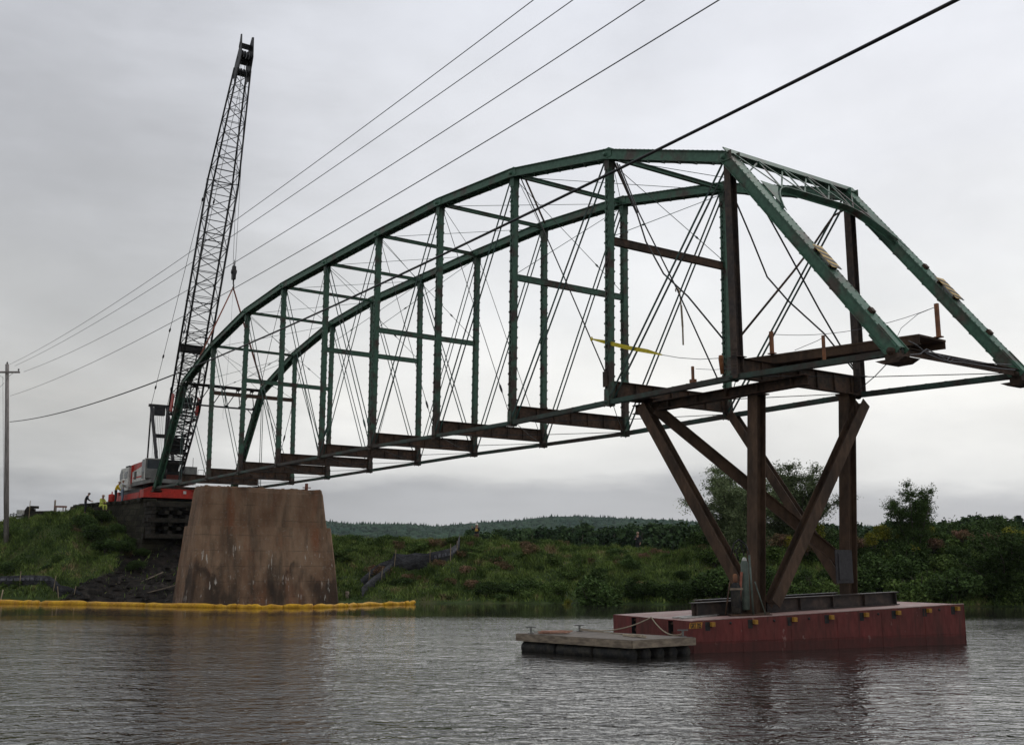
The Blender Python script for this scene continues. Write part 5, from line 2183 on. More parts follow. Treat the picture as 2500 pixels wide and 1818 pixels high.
c1p = q3 + dd * 0.3 - nn * 0.25
c2p = q2 - dd * 0.25 - nn * 0.12
rope_top = Vector((bA[0] + bn[0] * 2.05 - bdir[0] * 0.02, bA[1] + bn[1] * 2.05 - bdir[1] * 0.02, Z0 + 0.02))
for P, lab, sg in ((c1p, 'mooring rope from the back cleat of the float to the barge end', 0.18), (c2p, 'mooring rope from the right cleat of the float to the barge end', 0.2)):
    mb = MB()
    mb.tube(catenary((P[0], P[1], DH + 0.08), rope_top, sg), 0.018, 6)
    single('mooring_rope', mb, ROPE, lab, 'rope', (float(P[0]), float(P[1]), DH))
mb = MB()
g = random.Random(3)
pts = []
cP = q0 + dd * 0.75 + nn * 0.55
for k in range(40):
    a = k * 0.9
    rr_ = 0.1 + 0.22 * g.random()
    pts.append((cP[0] + rr_ * 1.6 * math.cos(a), cP[1] + rr_ * math.sin(a), DH + 0.02 + 0.05 * g.random()))
mb.tube(pts, 0.014, 5)
single('rope_heap', mb, mat('pink_rope', (0.36, 0.2, 0.14), 0.9), 'loose heap of pinkish rope on the left of the float', 'rope', (float(cP[0]), float(cP[1]), DH))
mb = MB()
cQ = (q1 + q2) / 2 - dd * 0.9
pts = [(cQ[0] + 0.28 * math.cos(k * 0.55) * (1 - k / 60), cQ[1] + 0.5 * math.sin(k * 0.4), DH + 0.015 + 0.01 * (k % 3)) for k in range(26)]
mb.tube(pts, 0.015, 5)
mb.tube(catenary((c1p[0], c1p[1], DH + 0.04), pts[0], 0.0), 0.014, 5)
single('rope_coil', mb, ROPE, 'tan rope lying in loops on the middle of the float', 'rope', (float(cQ[0]), float(cQ[1]), DH))

# ================================================================== YELLOW BOOM
bm = thing('containment_boom', 'long yellow floating containment boom lying in front of the pier', 'containment boom', (-15, 64, 0))
bpx = [(-120, 1473), (0, 1472.5), (92, 1474), (100, 1474.5), (180, 1475), (300, 1477.5), (400, 1480), (505, 1482), (620, 1484), (760, 1483), (830, 1481), (905, 1477), (1012, 1474.5)]
bp3 = [atZ(x, y, 0.0) for x, y in bpx]
cum = [0]
for a, b in zip(bp3, bp3[1:]):
    cum.append(cum[-1] + np.linalg.norm(b - a))


def along(s):
    return np.array([np.interp(s, cum, [p[k] for p in bp3]) for k in range(3)])


s = 0.0
g = random.Random(6)
gap = cum[2] + (cum[3] - cum[2]) / 2
while s < cum[-1] - 0.3:
    Px = along(s)[0] / along(s)[1]
    big = Px < -0.29
    L = g.uniform(3.0, 5.2) if big else g.uniform(1.0, 2.4)
    e = min(s + L, cum[-1])
    if s < gap < e:
        e = gap - 0.05
    n = 9
    r0 = 0.175 if big else 0.155
    sag_ = g.uniform(0.8, 1.12)
    pts, rs = [], []
    for k in range(n):
        f = k / (n - 1)
        p = along(s + (e - s) * f)
        pts.append((p[0], p[1] + g.uniform(-.03, .03), 0.04 + g.uniform(-.02, .02) + (0.0 if big else 0.03 * math.sin(f * 9 + s))))
        rs.append(r0 * sag_ * ((0.8 if e - gap != -0.05 and abs(s - gap - 0.1) > .01 else 0.5) if k in (0, n - 1) else 1) * (1 + g.uniform(-.06, .06) * (0.6 if big else 2.6)))
    mb = MB()
    mb.tube(pts, rs, 12)
    mb.build('float_section', BOOMY, bm)
    s = e + 0.01 if abs(e - (gap - 0.05)) > 1e-6 else gap + 0.1

# ================================================================== SILT FENCES
def silt_fence(label, pts, h, stakes, white=None, m=FABRIC):
    f = thing('silt_fence', label, 'silt fence', tuple(pts[0]))
    mb = MB()
    n = len(pts)
    vs = []
    for (x_, y_, z_), hh in zip(pts, h):
        vs += [(x_, y_, z_ - 0.15), (x_ + 0.02, y_ + 0.06, z_ + hh * 0.5), (x_, y_ - 0.03, z_ + hh), (x_, y_ - 0.045, z_ + hh), (x_ + 0.02, y_ + 0.045, z_ + hh * 0.5), (x_, y_ - 0.015, z_ - 0.15)]
    fs = []
    for i in range(n - 1):
        for k in range(6):
            k2 = (k + 1) % 6
            fs.append((i * 6 + k, (i + 1) * 6 + k, (i + 1) * 6 + k2, i * 6 + k2))
    mb.add(vs, fs, True)
    mb.build('fabric', m, f)
    if white:
        for i0, i1, lo, hi in white:
            mb = MB()
            a, b = Vector(pts[i0]), Vector(pts[i1])
            for q in range(3):
                p0, p1 = a.lerp(b, q / 3 + 0.03), a.lerp(b, (q + 1) / 3 - 0.05)
                mb.add([p0 + Vector((0, -0.1, lo)), p1 + Vector((0, -0.1, lo)), p1 + Vector((0, -0.1, hi)), p0 + Vector((0, -0.1, hi))] + [p0 + Vector((0, -0.11, lo)), p1 + Vector((0, -0.11, lo)), p1 + Vector((0, -0.11, hi)), p0 + Vector((0, -0.11, hi))],
                       [(0, 1, 2, 3), (7, 6, 5, 4), (0, 4, 5, 1), (2, 6, 7, 3), (1, 5, 6, 2), (3, 7, 4, 0)])
            mb.build('lettered_band', mat('faded_print', (0.2, 0.2, 0.22), 0.8, (0.05, 0.05, 0.06), 3, 0.5), f)
    for i, hh, ln in stakes:
        x_, y_, z_ = pts[i]
        mb = MB()
        mb.bar((x_, y_ - 0.12, z_ - 0.3), (x_ + ln, y_ - 0.12, z_ + hh), 0.05, 0.04)
        mb.build('stake', STAKE, f)
    return f


def gpt(px, Y, dz=0.0):
    X = float(ray(px, 1300)[0] / ray(px, 1300)[1] * Y)
    return (X, Y, float(ground(X, Y)) + dz)


def gpix(px, py, dz=0.0):
    """the point where the line of sight through a pixel meets the bank"""
    r = ray(px, py)
    Y = 55.0
    while Y < 100:
        P = r * (Y / r[1]) + np.array([0, 0, HC])
        if P[2] < float(ground(P[0], P[1])):
            break
        Y += 0.1
    return (float(P[0]), float(P[1]), float(ground(P[0], P[1])) + dz)


lp = [gpix(x, y) for x, y in ((-60, 1432), (0, 1430), (50, 1430), (85, 1430), (120, 1432), (132, 1440), (146, 1458), (165, 1448), (182, 1450), (200, 1455))]
silt_fence('sagging black silt fence low on the left bank behind the boom', lp, [0.62, 0.62, 0.68, 0.66, 0.66, 0.7, 0.75, 0.45, 0.3, 0.2], [(2, 0.95, 0.0), (5, 0.9, 0.1), (6, 0.7, -0.15), (8, 0.5, 0.1)], white=[(0, 1, .3, .48), (2, 3, .34, .52), (3, 4, .34, .5), (1, 2, .32, .5)])
rp = [gpix(x, y) for x, y in ((882, 1462), (905, 1440), (930, 1424), (952, 1404), (962, 1388), (990, 1392), (1015, 1388), (1040, 1386), (1050, 1380), (1078, 1374), (1100, 1368), (1116, 1358), (1122, 1340), (1126, 1322))]
silt_fence('black silt fence climbing the bank right of the pier', rp, [0.7, 0.75, 0.75, 0.8, 0.95, 1.05, 1.05, 0.95, 0.85, 0.8, 0.8, 0.8, 1.0, 1.2], [(2, 1.0, .1), (4, 1.2, .12), (8, 1.05, 0), (10, 1.1, 0.0), (11, 1.0, 0)], white=[(8, 9, .35, .58), (9, 10, .35, .56), (10, 11, .35, .55)])
rp = [gpix(x, y) for x, y in ((880, 1432), (900, 1418), (918, 1406), (935, 1398), (955, 1394))]
silt_fence('short upper strip of black silt fence right of the pier', rp, [0.5, 0.6, 0.65, 0.7, 0.75], [(1, 0.85, .1)], white=[(2, 3, .2, .35)])

# ================================================================== UTILITY POLE AND LINES
PY = 77.5
pb = gpt(18.5, PY)
ptop = atY(17.5, 889, PY)
po = thing('utility_pole', 'tall grey wooden utility pole with crossarm at the left edge', 'utility pole', pb)
mb = MB()
mb.tube([(pb[0], PY, pb[2] - 0.5), ((pb[0] + float(ptop[0])) / 2, PY, (pb[2] - 0.5 + float(ptop[2])) / 2), (float(ptop[0]), PY, float(ptop[2]))], [0.185, 0.16, 0.13], 12)
mb.build('pole', WOODP, po)
mb = MB()
arm_z = float(atY(20, 909.5, PY)[2])
ax0 = float(ptop[0])
mb.bar((ax0 - 1.3, PY - 0.2, arm_z), (ax0 + 1.08, PY - 0.2, arm_z), 0.11, 0.13)
mb.build('crossarm', WOODP, po)
for sx in (-1, 1):
    mb = MB()
    mb.bar((ax0 + sx * 0.62, PY - 0.22, arm_z - 0.05), (ax0 + sx * 0.05, PY - 0.17, arm_z - 0.5), 0.03, 0.02)
    mb.build('arm_brace', STEELG, po)
INSP = []
for dx, dz in ((-1.2, 0.07), (0.98, 0.07)):
    mb = MB()
    c = Vector((ax0 + dx, PY - 0.2, arm_z + dz))
    mb.tube([c, c + UP * 0.05, c + UP * 0.08, c + UP * 0.13, c + UP * 0.16, c + UP * 0.2], [0.025, 0.03, 0.075, 0.05, 0.07, 0.02], 10)
    mb.build('insulator', GREYP, po)
mb = MB()
c = Vector((ax0, PY, float(ptop[2])))
mb.tube([c, c + UP * 0.06, c + UP * 0.13, c + UP * 0.2], [0.03, 0.07, 0.06, 0.02], 10)
mb.build('insulator', GREYP, po)
mb = MB()
mb.tube([(ax0 - 0.17, PY - 0.15, arm_z - 0.3), (pb[0] - 0.18, PY - 0.15, pb[2] + 0.5)], 0.012, 4)
mb.tube([(ax0 - 0.2, PY - 0.18, 11.9), (ax0 - 0.2, PY - 0.18, 11.7)], [0.03, 0.05], 6)
mb.build('ground_wire', WIRE, po)

# wires run in nearly one vertical plane from this pole, over the river, to a pole beyond the right of the camera
V0 = np.array([float(ptop[0]), PY])
V1 = np.array([5.5, 12.0])


def wire_pts(pix, off=0.0):
    dv = (V1 - V0) / np.linalg.norm(V1 - V0)
    nv = np.array([-dv[1], dv[0]])
    Aw = V0 + nv * off
    out = []
    for x_, y_ in pix:
        r = ray(x_, y_)
        k = (Aw @ nv) / (r[:2] @ nv)
        P = r * k + np.array([0, 0, HC])
        out.append((float((P[:2] - Aw) @ dv), float(P[2])))
    out = np.array(out)
    # a parabola through the surveyed points, carried on past the frame
    c = np.polyfit(out[:, 0], out[:, 1], 2)
    ss = np.linspace(out[0, 0], out[-1, 0] + 22, 60)
    return [Vector((*(Aw + dv * s_), float(np.polyval(c, s_)))) for s_ in ss]


G_W = 'overhead lines from the utility pole'
for pix, r, off, lab in (([(24, 889), (350, 695), (750, 408), (1306, 0)], 0.010, 0.0, 'topmost thin overhead wire from the pole top'),
                         ([(36, 893), (350, 717), (750, 452), (1400, 0)], 0.010, 0.15, 'second thin overhead wire, just under the topmost'),
                         ([(58, 907), (350, 771), (750, 528), (1579, 0)], 0.010, -0.2, 'third thin overhead wire, from the right end of the crossarm'),
                         ([(25, 966), (350, 824), (750, 601), (1758, 0)], 0.011, 0.0, 'lowest of the thin overhead wires, leaving the pole below the crossarm'),
                         ([(24, 1029), (123, 1013), (247, 980.5), (423, 915.7), (633, 826), (851, 725.5), (1098, 613), (1400, 465), (1680, 330), (2348, 0)], 0.026, 0.0, 'thick black cable sagging from the pole across the whole picture')):
    mb = MB()
    P = wire_pts(pix, off)
    mb.tube(P, r, 6)
    single('overhead_cable' if r > 0.02 else 'overhead_wire', mb, BLACK if r > 0.02 else WIRE, lab, 'cable' if r > 0.02 else 'wire', tuple(P[0]), group=G_W)
mb = MB()
mb.tube(catenary((ax0 - 0.1, PY, 11.9), (ax0 - 9, PY - 3, 9.6), 0.3), 0.026, 5)
single('overhead_cable', mb, BLACK, 'short stretch of black cable left of the pole', 'cable', (ax0 - 0.1, PY, 11.9))
mb = MB()
mb.tube(catenary((ax0 - 0.1, PY, float(ptop[2]) - 1.4), (ax0 - 8, PY + 2, 9.0), 0.2), 0.012, 5)
single('guy_wire', mb, WIRE, 'thin stay wire slanting down left of the pole', 'wire', (ax0 - 0.1, PY, 14))

# ================================================================== CRANE
ck = thing('crawler_crane', 'red and white crawler crane with tall black lattice boom on the abutment', 'crane', (-8, 2.75, 7.0), 'B')
CT = 2.75
# tracks
for sg in (-1, 1):
    t_ = CT + sg * 1.75
    mb = MB()
    x0, x1, zb_, zt_ = -11.8, -5.0, 7.1, 7.85
    prof = []
    r = (zt_ - zb_) / 2
    for k in range(9):
        a = -math.pi / 2 + math.pi * k / 8
        prof.append((x1 - r + r * math.cos(a), t_ - 0.3, (zb_ + zt_) / 2 + r * math.sin(a)))
    for k in range(9):
        a = math.pi / 2 + math.pi * k / 8
        prof.append((x0 + r + r * math.cos(a), t_ - 0.3, (zb_ + zt_) / 2 + r * math.sin(a)))
    mb.prism(prof, (0, 0.6, 0))
    for k in range(24):
        mb.box((x0 + 0.4 + k * 0.26, t_, zt_ + 0.015), (0.14, 0.64, 0.04))
        mb.box((x0 + 0.4 + k * 0.26, t_, zb_ - 0.015), (0.14, 0.64, 0.04))
    trk = mb.build('track', BLACK, ck)
    mb = MB()
    mb.box((-8.4, t_ + (-0.33 if sg < 0 else 0.33), 7.4), (5.4, 0.06, 0.42))
    mb.box((-11.4, t_ - 0.33 * 1.0, 7.55), (0.5, 0.07, 0.7))
    mb.build('track_frame', REDP, ck, trk)
mb = MB()
mb.prism([(-4.55, CT - 2.1, 7.18), (-4.55, CT + 2.1, 7.18), (-4.55, CT + 2.1, 7.7), (-4.55, CT + 1.2, 8.05), (-4.55, CT - 1.3, 8.05), (-4.55, CT - 2.1, 7.75)], (-1.0, 0, 0))
mb.box((-8.2, CT, 7.6), (4.5, 2.6, 0.7))
mb.box((-4.5, CT - 1.2, 7.95), (0.5, 0.3, 0.3))
mb.box((-4.5, CT + 1.5, 7.9), (0.5, 0.25, 0.25))
mb.build('carbody', REDP, ck)
mb = MB()
mb.box((-4.53, CT + 0.9, 7.62), (0.02, 0.22, 0.22))
mb.build('plate', WHITEP, ck)
mb = MB()
mb.tube([(-7.6, CT, 7.95), (-7.6, CT, 8.3)], 1.2, 24)
mb.build('slew_ring', BLACK, ck)
# upper works
mb = MB()
mb.box((-8.0, CT, 8.4), (7.2, 3.3, 0.28))
mb.build('revolving_frame', GREYP, ck)
mb = MB()
mb.prism([(-5.9, 1.1, 8.56), (-9.4, 1.1, 8.56), (-9.4, 1.1, 9.35), (-5.9, 1.1, 9.75)], (0, 0.9, 0))
hs = mb.build('machinery_housing', WHITEP, ck)
mb = MB()
mb.box((-7.8, 1.09, 8.87), (2.6, 0.012, 0.12))
mb.build('red_stripe', REDP, ck, hs)
mb = MB()
mb.box((-8.55, 1.085, 9.05), (0.55, 0.014, 0.6))
mb.build('louvre', BLACK, ck, hs)
mb = MB()
mb.prism([(-6.5, 1.15, 9.7), (-9.5, 1.15, 9.4), (-9.5, 1.15, 9.95), (-6.5, 1.15, 10.0)], (0, 0.8, 0))
mb.prism([(-9.42, 1.05, 8.5), (-9.6, 1.05, 8.5), (-9.6, 1.05, 9.9), (-9.42, 1.05, 9.9)], (0, 0.85, 0))
mb.build('engine_cover', REDP, ck)
mb = MB()
mb.box((-9.6, 3.2, 9.1), (1.6, 2.4, 1.1))
mb.build('counterweight', GREYP, ck)
mb = MB()
mb.prism([(-9.7, 0.9, 8.0), (-12.0, 0.9, 8.0), (-12.2, 0.9, 9.3), (-11.8, 0.9, 9.75), (-9.7, 0.9, 9.75)], (0, 1.1, 0))
cb = mb.build('rear_cab', WHITEP, ck)
mb = MB()
mb.prism([(-11.3, 0.89, 8.95), (-12.05, 0.89, 8.9), (-12.05, 0.89, 9.3), (-11.7, 0.89, 9.6), (-11.3, 0.89, 9.6)], (0, 0.02, 0))
mb.box((-10.4, 0.89, 9.2), (0.75, 0.02, 0.5))
mb.build('window', GLASS, ck, cb)
mb = MB()
mb.box((-10.3, 1.2, 9.82), (0.9, 0.5, 0.14))
mb.build('roof_box', BLACK, ck, cb)
# front cab, its glass facing along the boom
mb = MB()
mb.box((-5.35, 1.3, 9.3), (0.9, 1.05, 1.4))
oc = mb.build('operator_cab', GREYP, ck)
mb = MB()
mb.box((-4.89, 1.35, 9.62), (0.02, 0.9, 0.62))
mb.box((-5.4, 0.744, 9.5), (0.6, 0.02, 0.9))
mb.build('window', GLASS, ck, oc)
mb = MB()
mb.bar((-4.88, 0.72, 8.5), (-4.88, 0.72, 10.0), 0.06, 0.06)
mb.bar((-4.88, 0.72, 10.03), (-4.88, 2.1, 10.03), 0.06, 0.06)
mb.build('cab_rail', WHITEP, ck, oc)
mb = MB()
mb.box((-5.6, 4.2, 9.1), (1.2, 0.9, 1.0))
rc = mb.build('side_box', GREYP, ck)
mb = MB()
for (a, b) in (((-5.1, 4.75, 8.7), (-5.1, 4.75, 9.4)), ((-5.1, 5.2, 8.7), (-5.1, 5.2, 9.4)), ((-5.1, 4.75, 9.4), (-5.1, 5.2, 9.4)), ((-5.3, 4.4, 9.6), (-5.3, 4.4, 10.3))):
    mb.bar(a, b, 0.03, 0.03)
mb.build('hand_rail', GREYP, ck, rc)
# winches seen through the boom foot
mb = MB()
for s_, z_ in ((-6.2, 8.95), (-6.4, 9.6)):
    mb.tube([(s_, CT - 0.6, z_), (s_, CT + 0.8, z_)], 0.26, 14)
mb.build('winch_drum', BLACK, ck)
mb = MB()
mb.box((-5.6, CT + 0.35, 8.9), (0.3, 1.6, 0.7))
mb.build('winch_guard', mat('dull_red', (0.2, 0.06, 0.045), 0.7), ck)

# boom
foot = Vector((-4.9, CT, 8.45))
head = Vector((5.85, CT + 0.15, 38.45))
bd = (head - foot).normalized()
bl = (head - foot).length
bside = T_
bn_ = bd.cross(bside).normalized()
if bn_.x > 0:
    bn_ = -bn_       # towards the back of the crane


def bsec(f):
    """half width and half depth of the boom at fraction f"""
    hw = np.interp(f, [0, 0.03, 0.17, 0.70, 0.955, 1], [0.55, 0.62, 0.92, 0.92, 0.46, 0.44])
    hd = np.interp(f, [0, 0.03, 0.17, 0.70, 0.955, 1], [0.12, 0.22, 0.66, 0.66, 0.42, 0.4])
    return float(hw), float(hd)


def bpnt(f, sw, sd):
    hw, hd = bsec(f)
    return foot + bd * (bl * f) + bside * (hw * sw) + bn_ * (hd * sd)


bo = MB()
cornersB = ((-1, -1), (1, -1), (1, 1), (-1, 1))
fr = [0, 0.03, 0.17, 0.70, 0.955]
for sw, sd in cornersB:
    for a, b in zip(fr, fr[1:]):
        bo.tube([bpnt(a, sw, sd), bpnt(b, sw, sd)], 0.078 if b <= 0.7 else 0.066, 7)
bomain = bo.build('boom_chords', BLACK, ck)
bomain.name = 'boom'
lc = MB()


def lace(f0, f1, n, r=0.03):
    for k in range(n):
        a, b = f0 + (f1 - f0) * k / n, f0 + (f1 - f0) * (k + 1) / n
        for i in range(4):
            c, d = cornersB[i], cornersB[(i + 1) % 4]
            if (k + i) % 2:
                c, d = d, c
            lc.tube([bpnt(a, *c), bpnt(b, *d)], r, 5)
            if k % 1 == 0 and i in (0, 2):
                lc.tube([bpnt(b, *d), bpnt(b, *c)], r * 0.8, 4)


lace(0.17, 0.70, 18)
lace(0.70, 0.945, 9, 0.028)
lace(0.04, 0.17, 8, 0.045)
lc.build('lacing', BLACK, ck, bomain)
mb = MB()
# dense foot section: panels, sheaves and cross pipes
for f in (0.02, 0.045, 0.07, 0.105, 0.16):
    for sd in (-1, 1):
        mb.bar(bpnt(f, -1, sd), bpnt(f, 1, sd), 0.2 if f < 0.08 else 0.1, 0.05, side=bd)
for f0, f1 in ((0.02, 0.05), (0.075, 0.10), (0.175, 0.2)):
    mb.prism([bpnt(f0, -0.75, 0), bpnt(f0, 0.6, 0), bpnt(f1, 0.6, 0), bpnt(f1, -0.75, 0)], bn_ * 0.05)
for k in range(10):
    f = 0.1 + k * 0.012
    mb.tube([bpnt(f, -1 + 0.2 * (k % 3), -1), bpnt(f + 0.015, 1 - 0.3 * (k % 2), 1)], 0.03, 5)
mb.build('boom_foot', BLACK, ck, bomain)
mb = MB()
for f in (0.2,):
    for k in range(12):
        ff = 0.2 + 0.014 * k
        mb.tube([bpnt(ff, -1, -1), bpnt(ff + 0.007, 1, -1)], 0.02, 4)
        mb.tube([bpnt(ff, 1, 1), bpnt(ff + 0.009, -1, 1)], 0.02, 4)
# folded mast lying inside the lower boom
for sw in (-0.55, 0.55):
    mb.tube([bpnt(0.1, sw, 1.6), bpnt(0.315, sw * 1.05, 1.3)], 0.05, 6)
for k in range(9):
    a = 0.11 + k * 0.022
    mb.tube([bpnt(a, -0.55, 1.55), bpnt(a + 0.022, 0.55, 1.5)], 0.022, 4)
    mb.tube([bpnt(a + 0.011, 0.55, 1.5), bpnt(a + 0.022, -0.55, 1.5)], 0.022, 4)
mb.prism([bpnt(0.3, -0.9, 1.0), bpnt(0.3, 0.9, 1.0), bpnt(0.32, 0.9, 1.0), bpnt(0.32, -0.9, 1.0)], bn_ * 0.12)
mb.build('mast_section', BLACK, ck, bomain)
for f0, f1, sw in ((0.165, 0.205, -1.05), (0.16, 0.20, 1.05)):
    mb = MB()
    mb.bar(bpnt(f0, sw, 0), bpnt(f1, sw, 0), 0.07, 0.5, side=bside)
    mb.build('boom_stop', REDP, ck, bomain)
for f in (0.42, 0.565, 0.70):
    mb = MB()
    mb.bar(bpnt(f, -1.1, 1), bpnt(f, 1.1, 1), 0.07, 0.07, side=bd)
    if f > 0.69:
        mb.bar(bpnt(f - 0.012, -1.1, 1), bpnt(f - 0.012, 1.1, 1), 0.05, 0.05, side=bd)
        mb.bar(bpnt(f - 0.012, -1.05, -1), bpnt(f + 0.002, 1.05, -1), 0.05, 0.05, side=bd)
    mb.build('section_joint', BLACK, ck, bomain)
# head with sheaves
mb = MB()
for sw in (-1, 1):
    mb.prism([bpnt(0.93, sw, -1.0), bpnt(0.93, sw, 1.0), bpnt(0.965, sw * 0.95, 1.3), bpnt(1.0, sw * 0.85, 1.1), bpnt(1.03, sw * 1.0, 0.9), bpnt(1.03, sw * 1.05, 0.2), bpnt(0.985, sw, -1.4), bpnt(0.955, sw, -1.3)], bside * 0.05 * (-sw))
mb.prism([bpnt(0.965, -1, 0.4), bpnt(0.965, 1, 0.4), bpnt(0.98, 1, 0.4), bpnt(0.98, -1, 0.4)], bn_ * 0.1)
mb.prism([bpnt(0.94, -1, 0.7), bpnt(0.94, 1, 0.7), bpnt(0.953, 1, 0.7), bpnt(0.953, -1, 0.7)], bn_ * 0.1)
mb.prism([bpnt(1.0, -1, 0.5), bpnt(1.0, 1, 0.5), bpnt(1.012, 1, 0.5), bpnt(1.012, -1, 0.5)], bn_ * 0.12)
hd_ = mb.build('boom_head', BLACK, ck, bomain)
for sw in (-0.7, -0.25, 0.25, 0.7):
    for f, dd_, r_ in ((0.985, -0.7, 0.3), (0.948, -0.1, 0.26)):
        c = foot + bd * (bl * f) + bside * (0.42 * sw) + bn_ * (dd_ * 0.34)
        mb = MB()
        mb.tube([c - bside * 0.035, c + bside * 0.035], r_, 16)
        mb.build('sheave', BLACK, ck, bomain)
# gantry
gt, gb = (-9.1, 14.6), (-6.8, 10.0)
mb = MB()
for sw in (-0.62, 0.62):
    mb.bar((gt[0], CT + sw, gt[1]), (gb[0], CT + sw, gb[1]), 0.2, 0.2)
    mb.bar((gt[0], CT + sw, gt[1]), (-9.3, CT + sw, 9.4), 0.1, 0.1)
mb.bar((gt[0], CT - 0.8, gt[1]), (gt[0], CT + 0.8, gt[1]), 0.3, 0.2)
mb.bar((-7.9, CT - 0.62, 12.1), (-7.9, CT + 0.62, 12.1), 0.2, 0.28)
gy_ = mb.build('gantry', BLACK, ck)
mb = MB()
mb.box((gt[0], CT, gt[1] - 0.45), (0.45, 0.85, 0.6))
mb.build('sheave_block', BLACK, ck, gy_)
mb = MB()
for k in range(6):
    y_ = CT - 0.35 + k * 0.14
    mb.tube([(gt[0], y_, gt[1] - 0.7), (-9.0, y_, 9.6)], 0.012, 4)
mb.build('hoist_ropes', WIRE, ck, gy_).name = 'hoist_rope'
for sw in (-0.62, 0.62):
    mb = MB()
    a, b = Vector((gt[0], CT + sw, gt[1] + 0.1)), bpnt(0.985, sw * 1.1, 1.1)
    mb.tube([a, b], 0.018, 5)
    for f in (0.045, 0.14, 0.22, 0.6):
        q = a.lerp(b, f)
        q2 = a.lerp(b, f + 0.014)
        mb.tube([q, q.lerp(q2, .3), q.lerp(q2, .7), q2], [0.02, 0.07, 0.07, 0.02], 6)
    mb.build('pendant', BLACK, ck)

# hook block, slings
hkp = loc(atY(570, 684, 70.5))
hs_, ht_ = float(hkp[0]), float(hkp[1])
hk = thing('hook_block', 'black crane hook block hanging above the left end of the bridge', 'hook block', (hs_, ht_, 21.6), 'B')
mb = MB()
ztop, zbot = 22.55, 21.35
mb.prism([(hs_ - 0.16, ht_ - 0.1, zbot + .2), (hs_ + 0.16, ht_ - 0.1, zbot + .2), (hs_ + 0.2, ht_ - 0.1, 21.9), (hs_ + 0.15, ht_ - 0.1, ztop - .1), (hs_, ht_ - 0.1, ztop), (hs_ - 0.15, ht_ - 0.1, ztop - .1), (hs_ - 0.2, ht_ - 0.1, 21.9)], (0, 0.2, 0))
mb.tube([(hs_, ht_ - 0.16, 22.1), (hs_, ht_ + 0.16, 22.1)], 0.17, 14)
mb.build('block_body', BLACK, hk)
mb = MB()
mb.tube([(hs_, ht_, 21.6), (hs_, ht_, 21.25), (hs_ + 0.1, ht_, 21.12), (hs_ + 0.08, ht_, 20.98), (hs_ - 0.04, ht_, 20.93), (hs_ - 0.12, ht_, 21.05)], [0.06, 0.05, 0.05, 0.05, 0.045, 0.03], 8)
mb.build('hook', BLACK, hk)
mb = MB()
mb.tube([(hs_, ht_, 22.5), (hs_, ht_, 22.95)], [0.05, 0.02], 6)
mb.build('becket', BLACK, hk)
hline = thing('hoist_line', 'pair of thin hoist lines from boom head down to the hook block', 'hoist line', (hs_, ht_, 22.9), 'B')
mb = MB()
for dx in (-0.07, 0.07):
    mb.tube([(hs_ + dx * 0.3, ht_ + dx, 22.6), (hs_ + dx * 2, ht_ + dx * 2.5, 37.6)], 0.016, 4)
mb.build('rope', WIRE, hline)
for tgt, lab in (((7.45, 0.0, 14.95), 'rust-coloured lifting sling from the hook to the near top chord'), ((5.46, TW, 14.2), 'rust-coloured lifting sling from the hook to the far top chord')):
    mb = MB()
    a = Vector((hs_, ht_, 20.98))
    b = Vector(tgt)
    mb.tube([a, b], 0.045, 6)
    mb.tube([a + Vector((0.06, 0, 0)), b + Vector((0.14, 0, 0))], 0.03, 6)
    single('lifting_sling', mb, SLING, lab, 'sling', tuple(a), 'B', group='slings under the crane hook')
mb = MB()
a = Vector((hs_, ht_, 20.95))
mb.tube([a, a + Vector((-0.1, 0, -4)), a + Vector((-0.3, -0.1, -7.5)), a + Vector((-0.5, -0.1, -8.6)), a + Vector((-0.4, -0.1, -9.0))], 0.008, 4)
single('tag_line', mb, WIRE, 'thin tag line hanging from the hook down inside the truss', 'rope', tuple(a), 'B')

# ================================================================== CLUTTER ON THE LEFT BROW
def P_at(px, py, Y):
    p = atY(px, py, Y)
    return Vector((float(p[0]), float(p[1]), float(p[2])))


a = P_at(135, 1220, 82)
sh = thing('sawhorse', 'wooden trestle frame with a reddish rail on the brow of the left bank', 'sawhorse', (a.x, a.y, a.z - 1.2))
mb = MB()
mb.tube([(a.x, a.y, a.z - 1.3), (a.x, a.y, a.z + 0.0)], 0.07, 6)
mb.build('leg', WOOD, sh)
for dx in (0.12, 0.65, 0.85):
    mb = MB()
    mb.bar((a.x + dx, a.y, a.z - 1.3), (a.x + dx, a.y, a.z - 0.45), 0.06, 0.06)
    mb.build('leg', WOOD, sh)
mb = MB()
mb.bar((a.x, a.y - 0.06, a.z - 0.5), (a.x + 0.95, a.y - 0.06, a.z - 0.52), 0.08, 0.14)
mb.build('rail', mat('faded_red_wood', (0.28, 0.16, 0.13), 0.8), sh)
a = P_at(74, 1222, 80)
mb = MB()
mb.tube([(a.x, a.y, a.z - 1.6), (a.x, a.y, a.z)], 0.025, 5)
single('survey_stake', mb, STAKE, 'thin upright stake in front of the brown timber pile', 'stake', (a.x, a.y, a.z - 1.4))
a = P_at(36, 1276, 71)
mb = MB()
gz = float(ground(a.x + .2, 70.0))
mb.bar((a.x + 0.22, 69.2, gz - 0.4), (a.x - 0.02, 70.2, gz + 1.1), 0.07, 0.05)
single('survey_stake', mb, STAKE, 'pale leaning stake in the grass right of the utility pole', 'stake', (a.x, 69.6, gz))
a, b = P_at(60, 1252, 82), P_at(133, 1250, 82)
tp_ = thing('timber_pile', 'low pile of dark brown timbers on the brow behind the thin stake', 'timber pile', tuple(a.lerp(b, .5)))
g = random.Random(5)
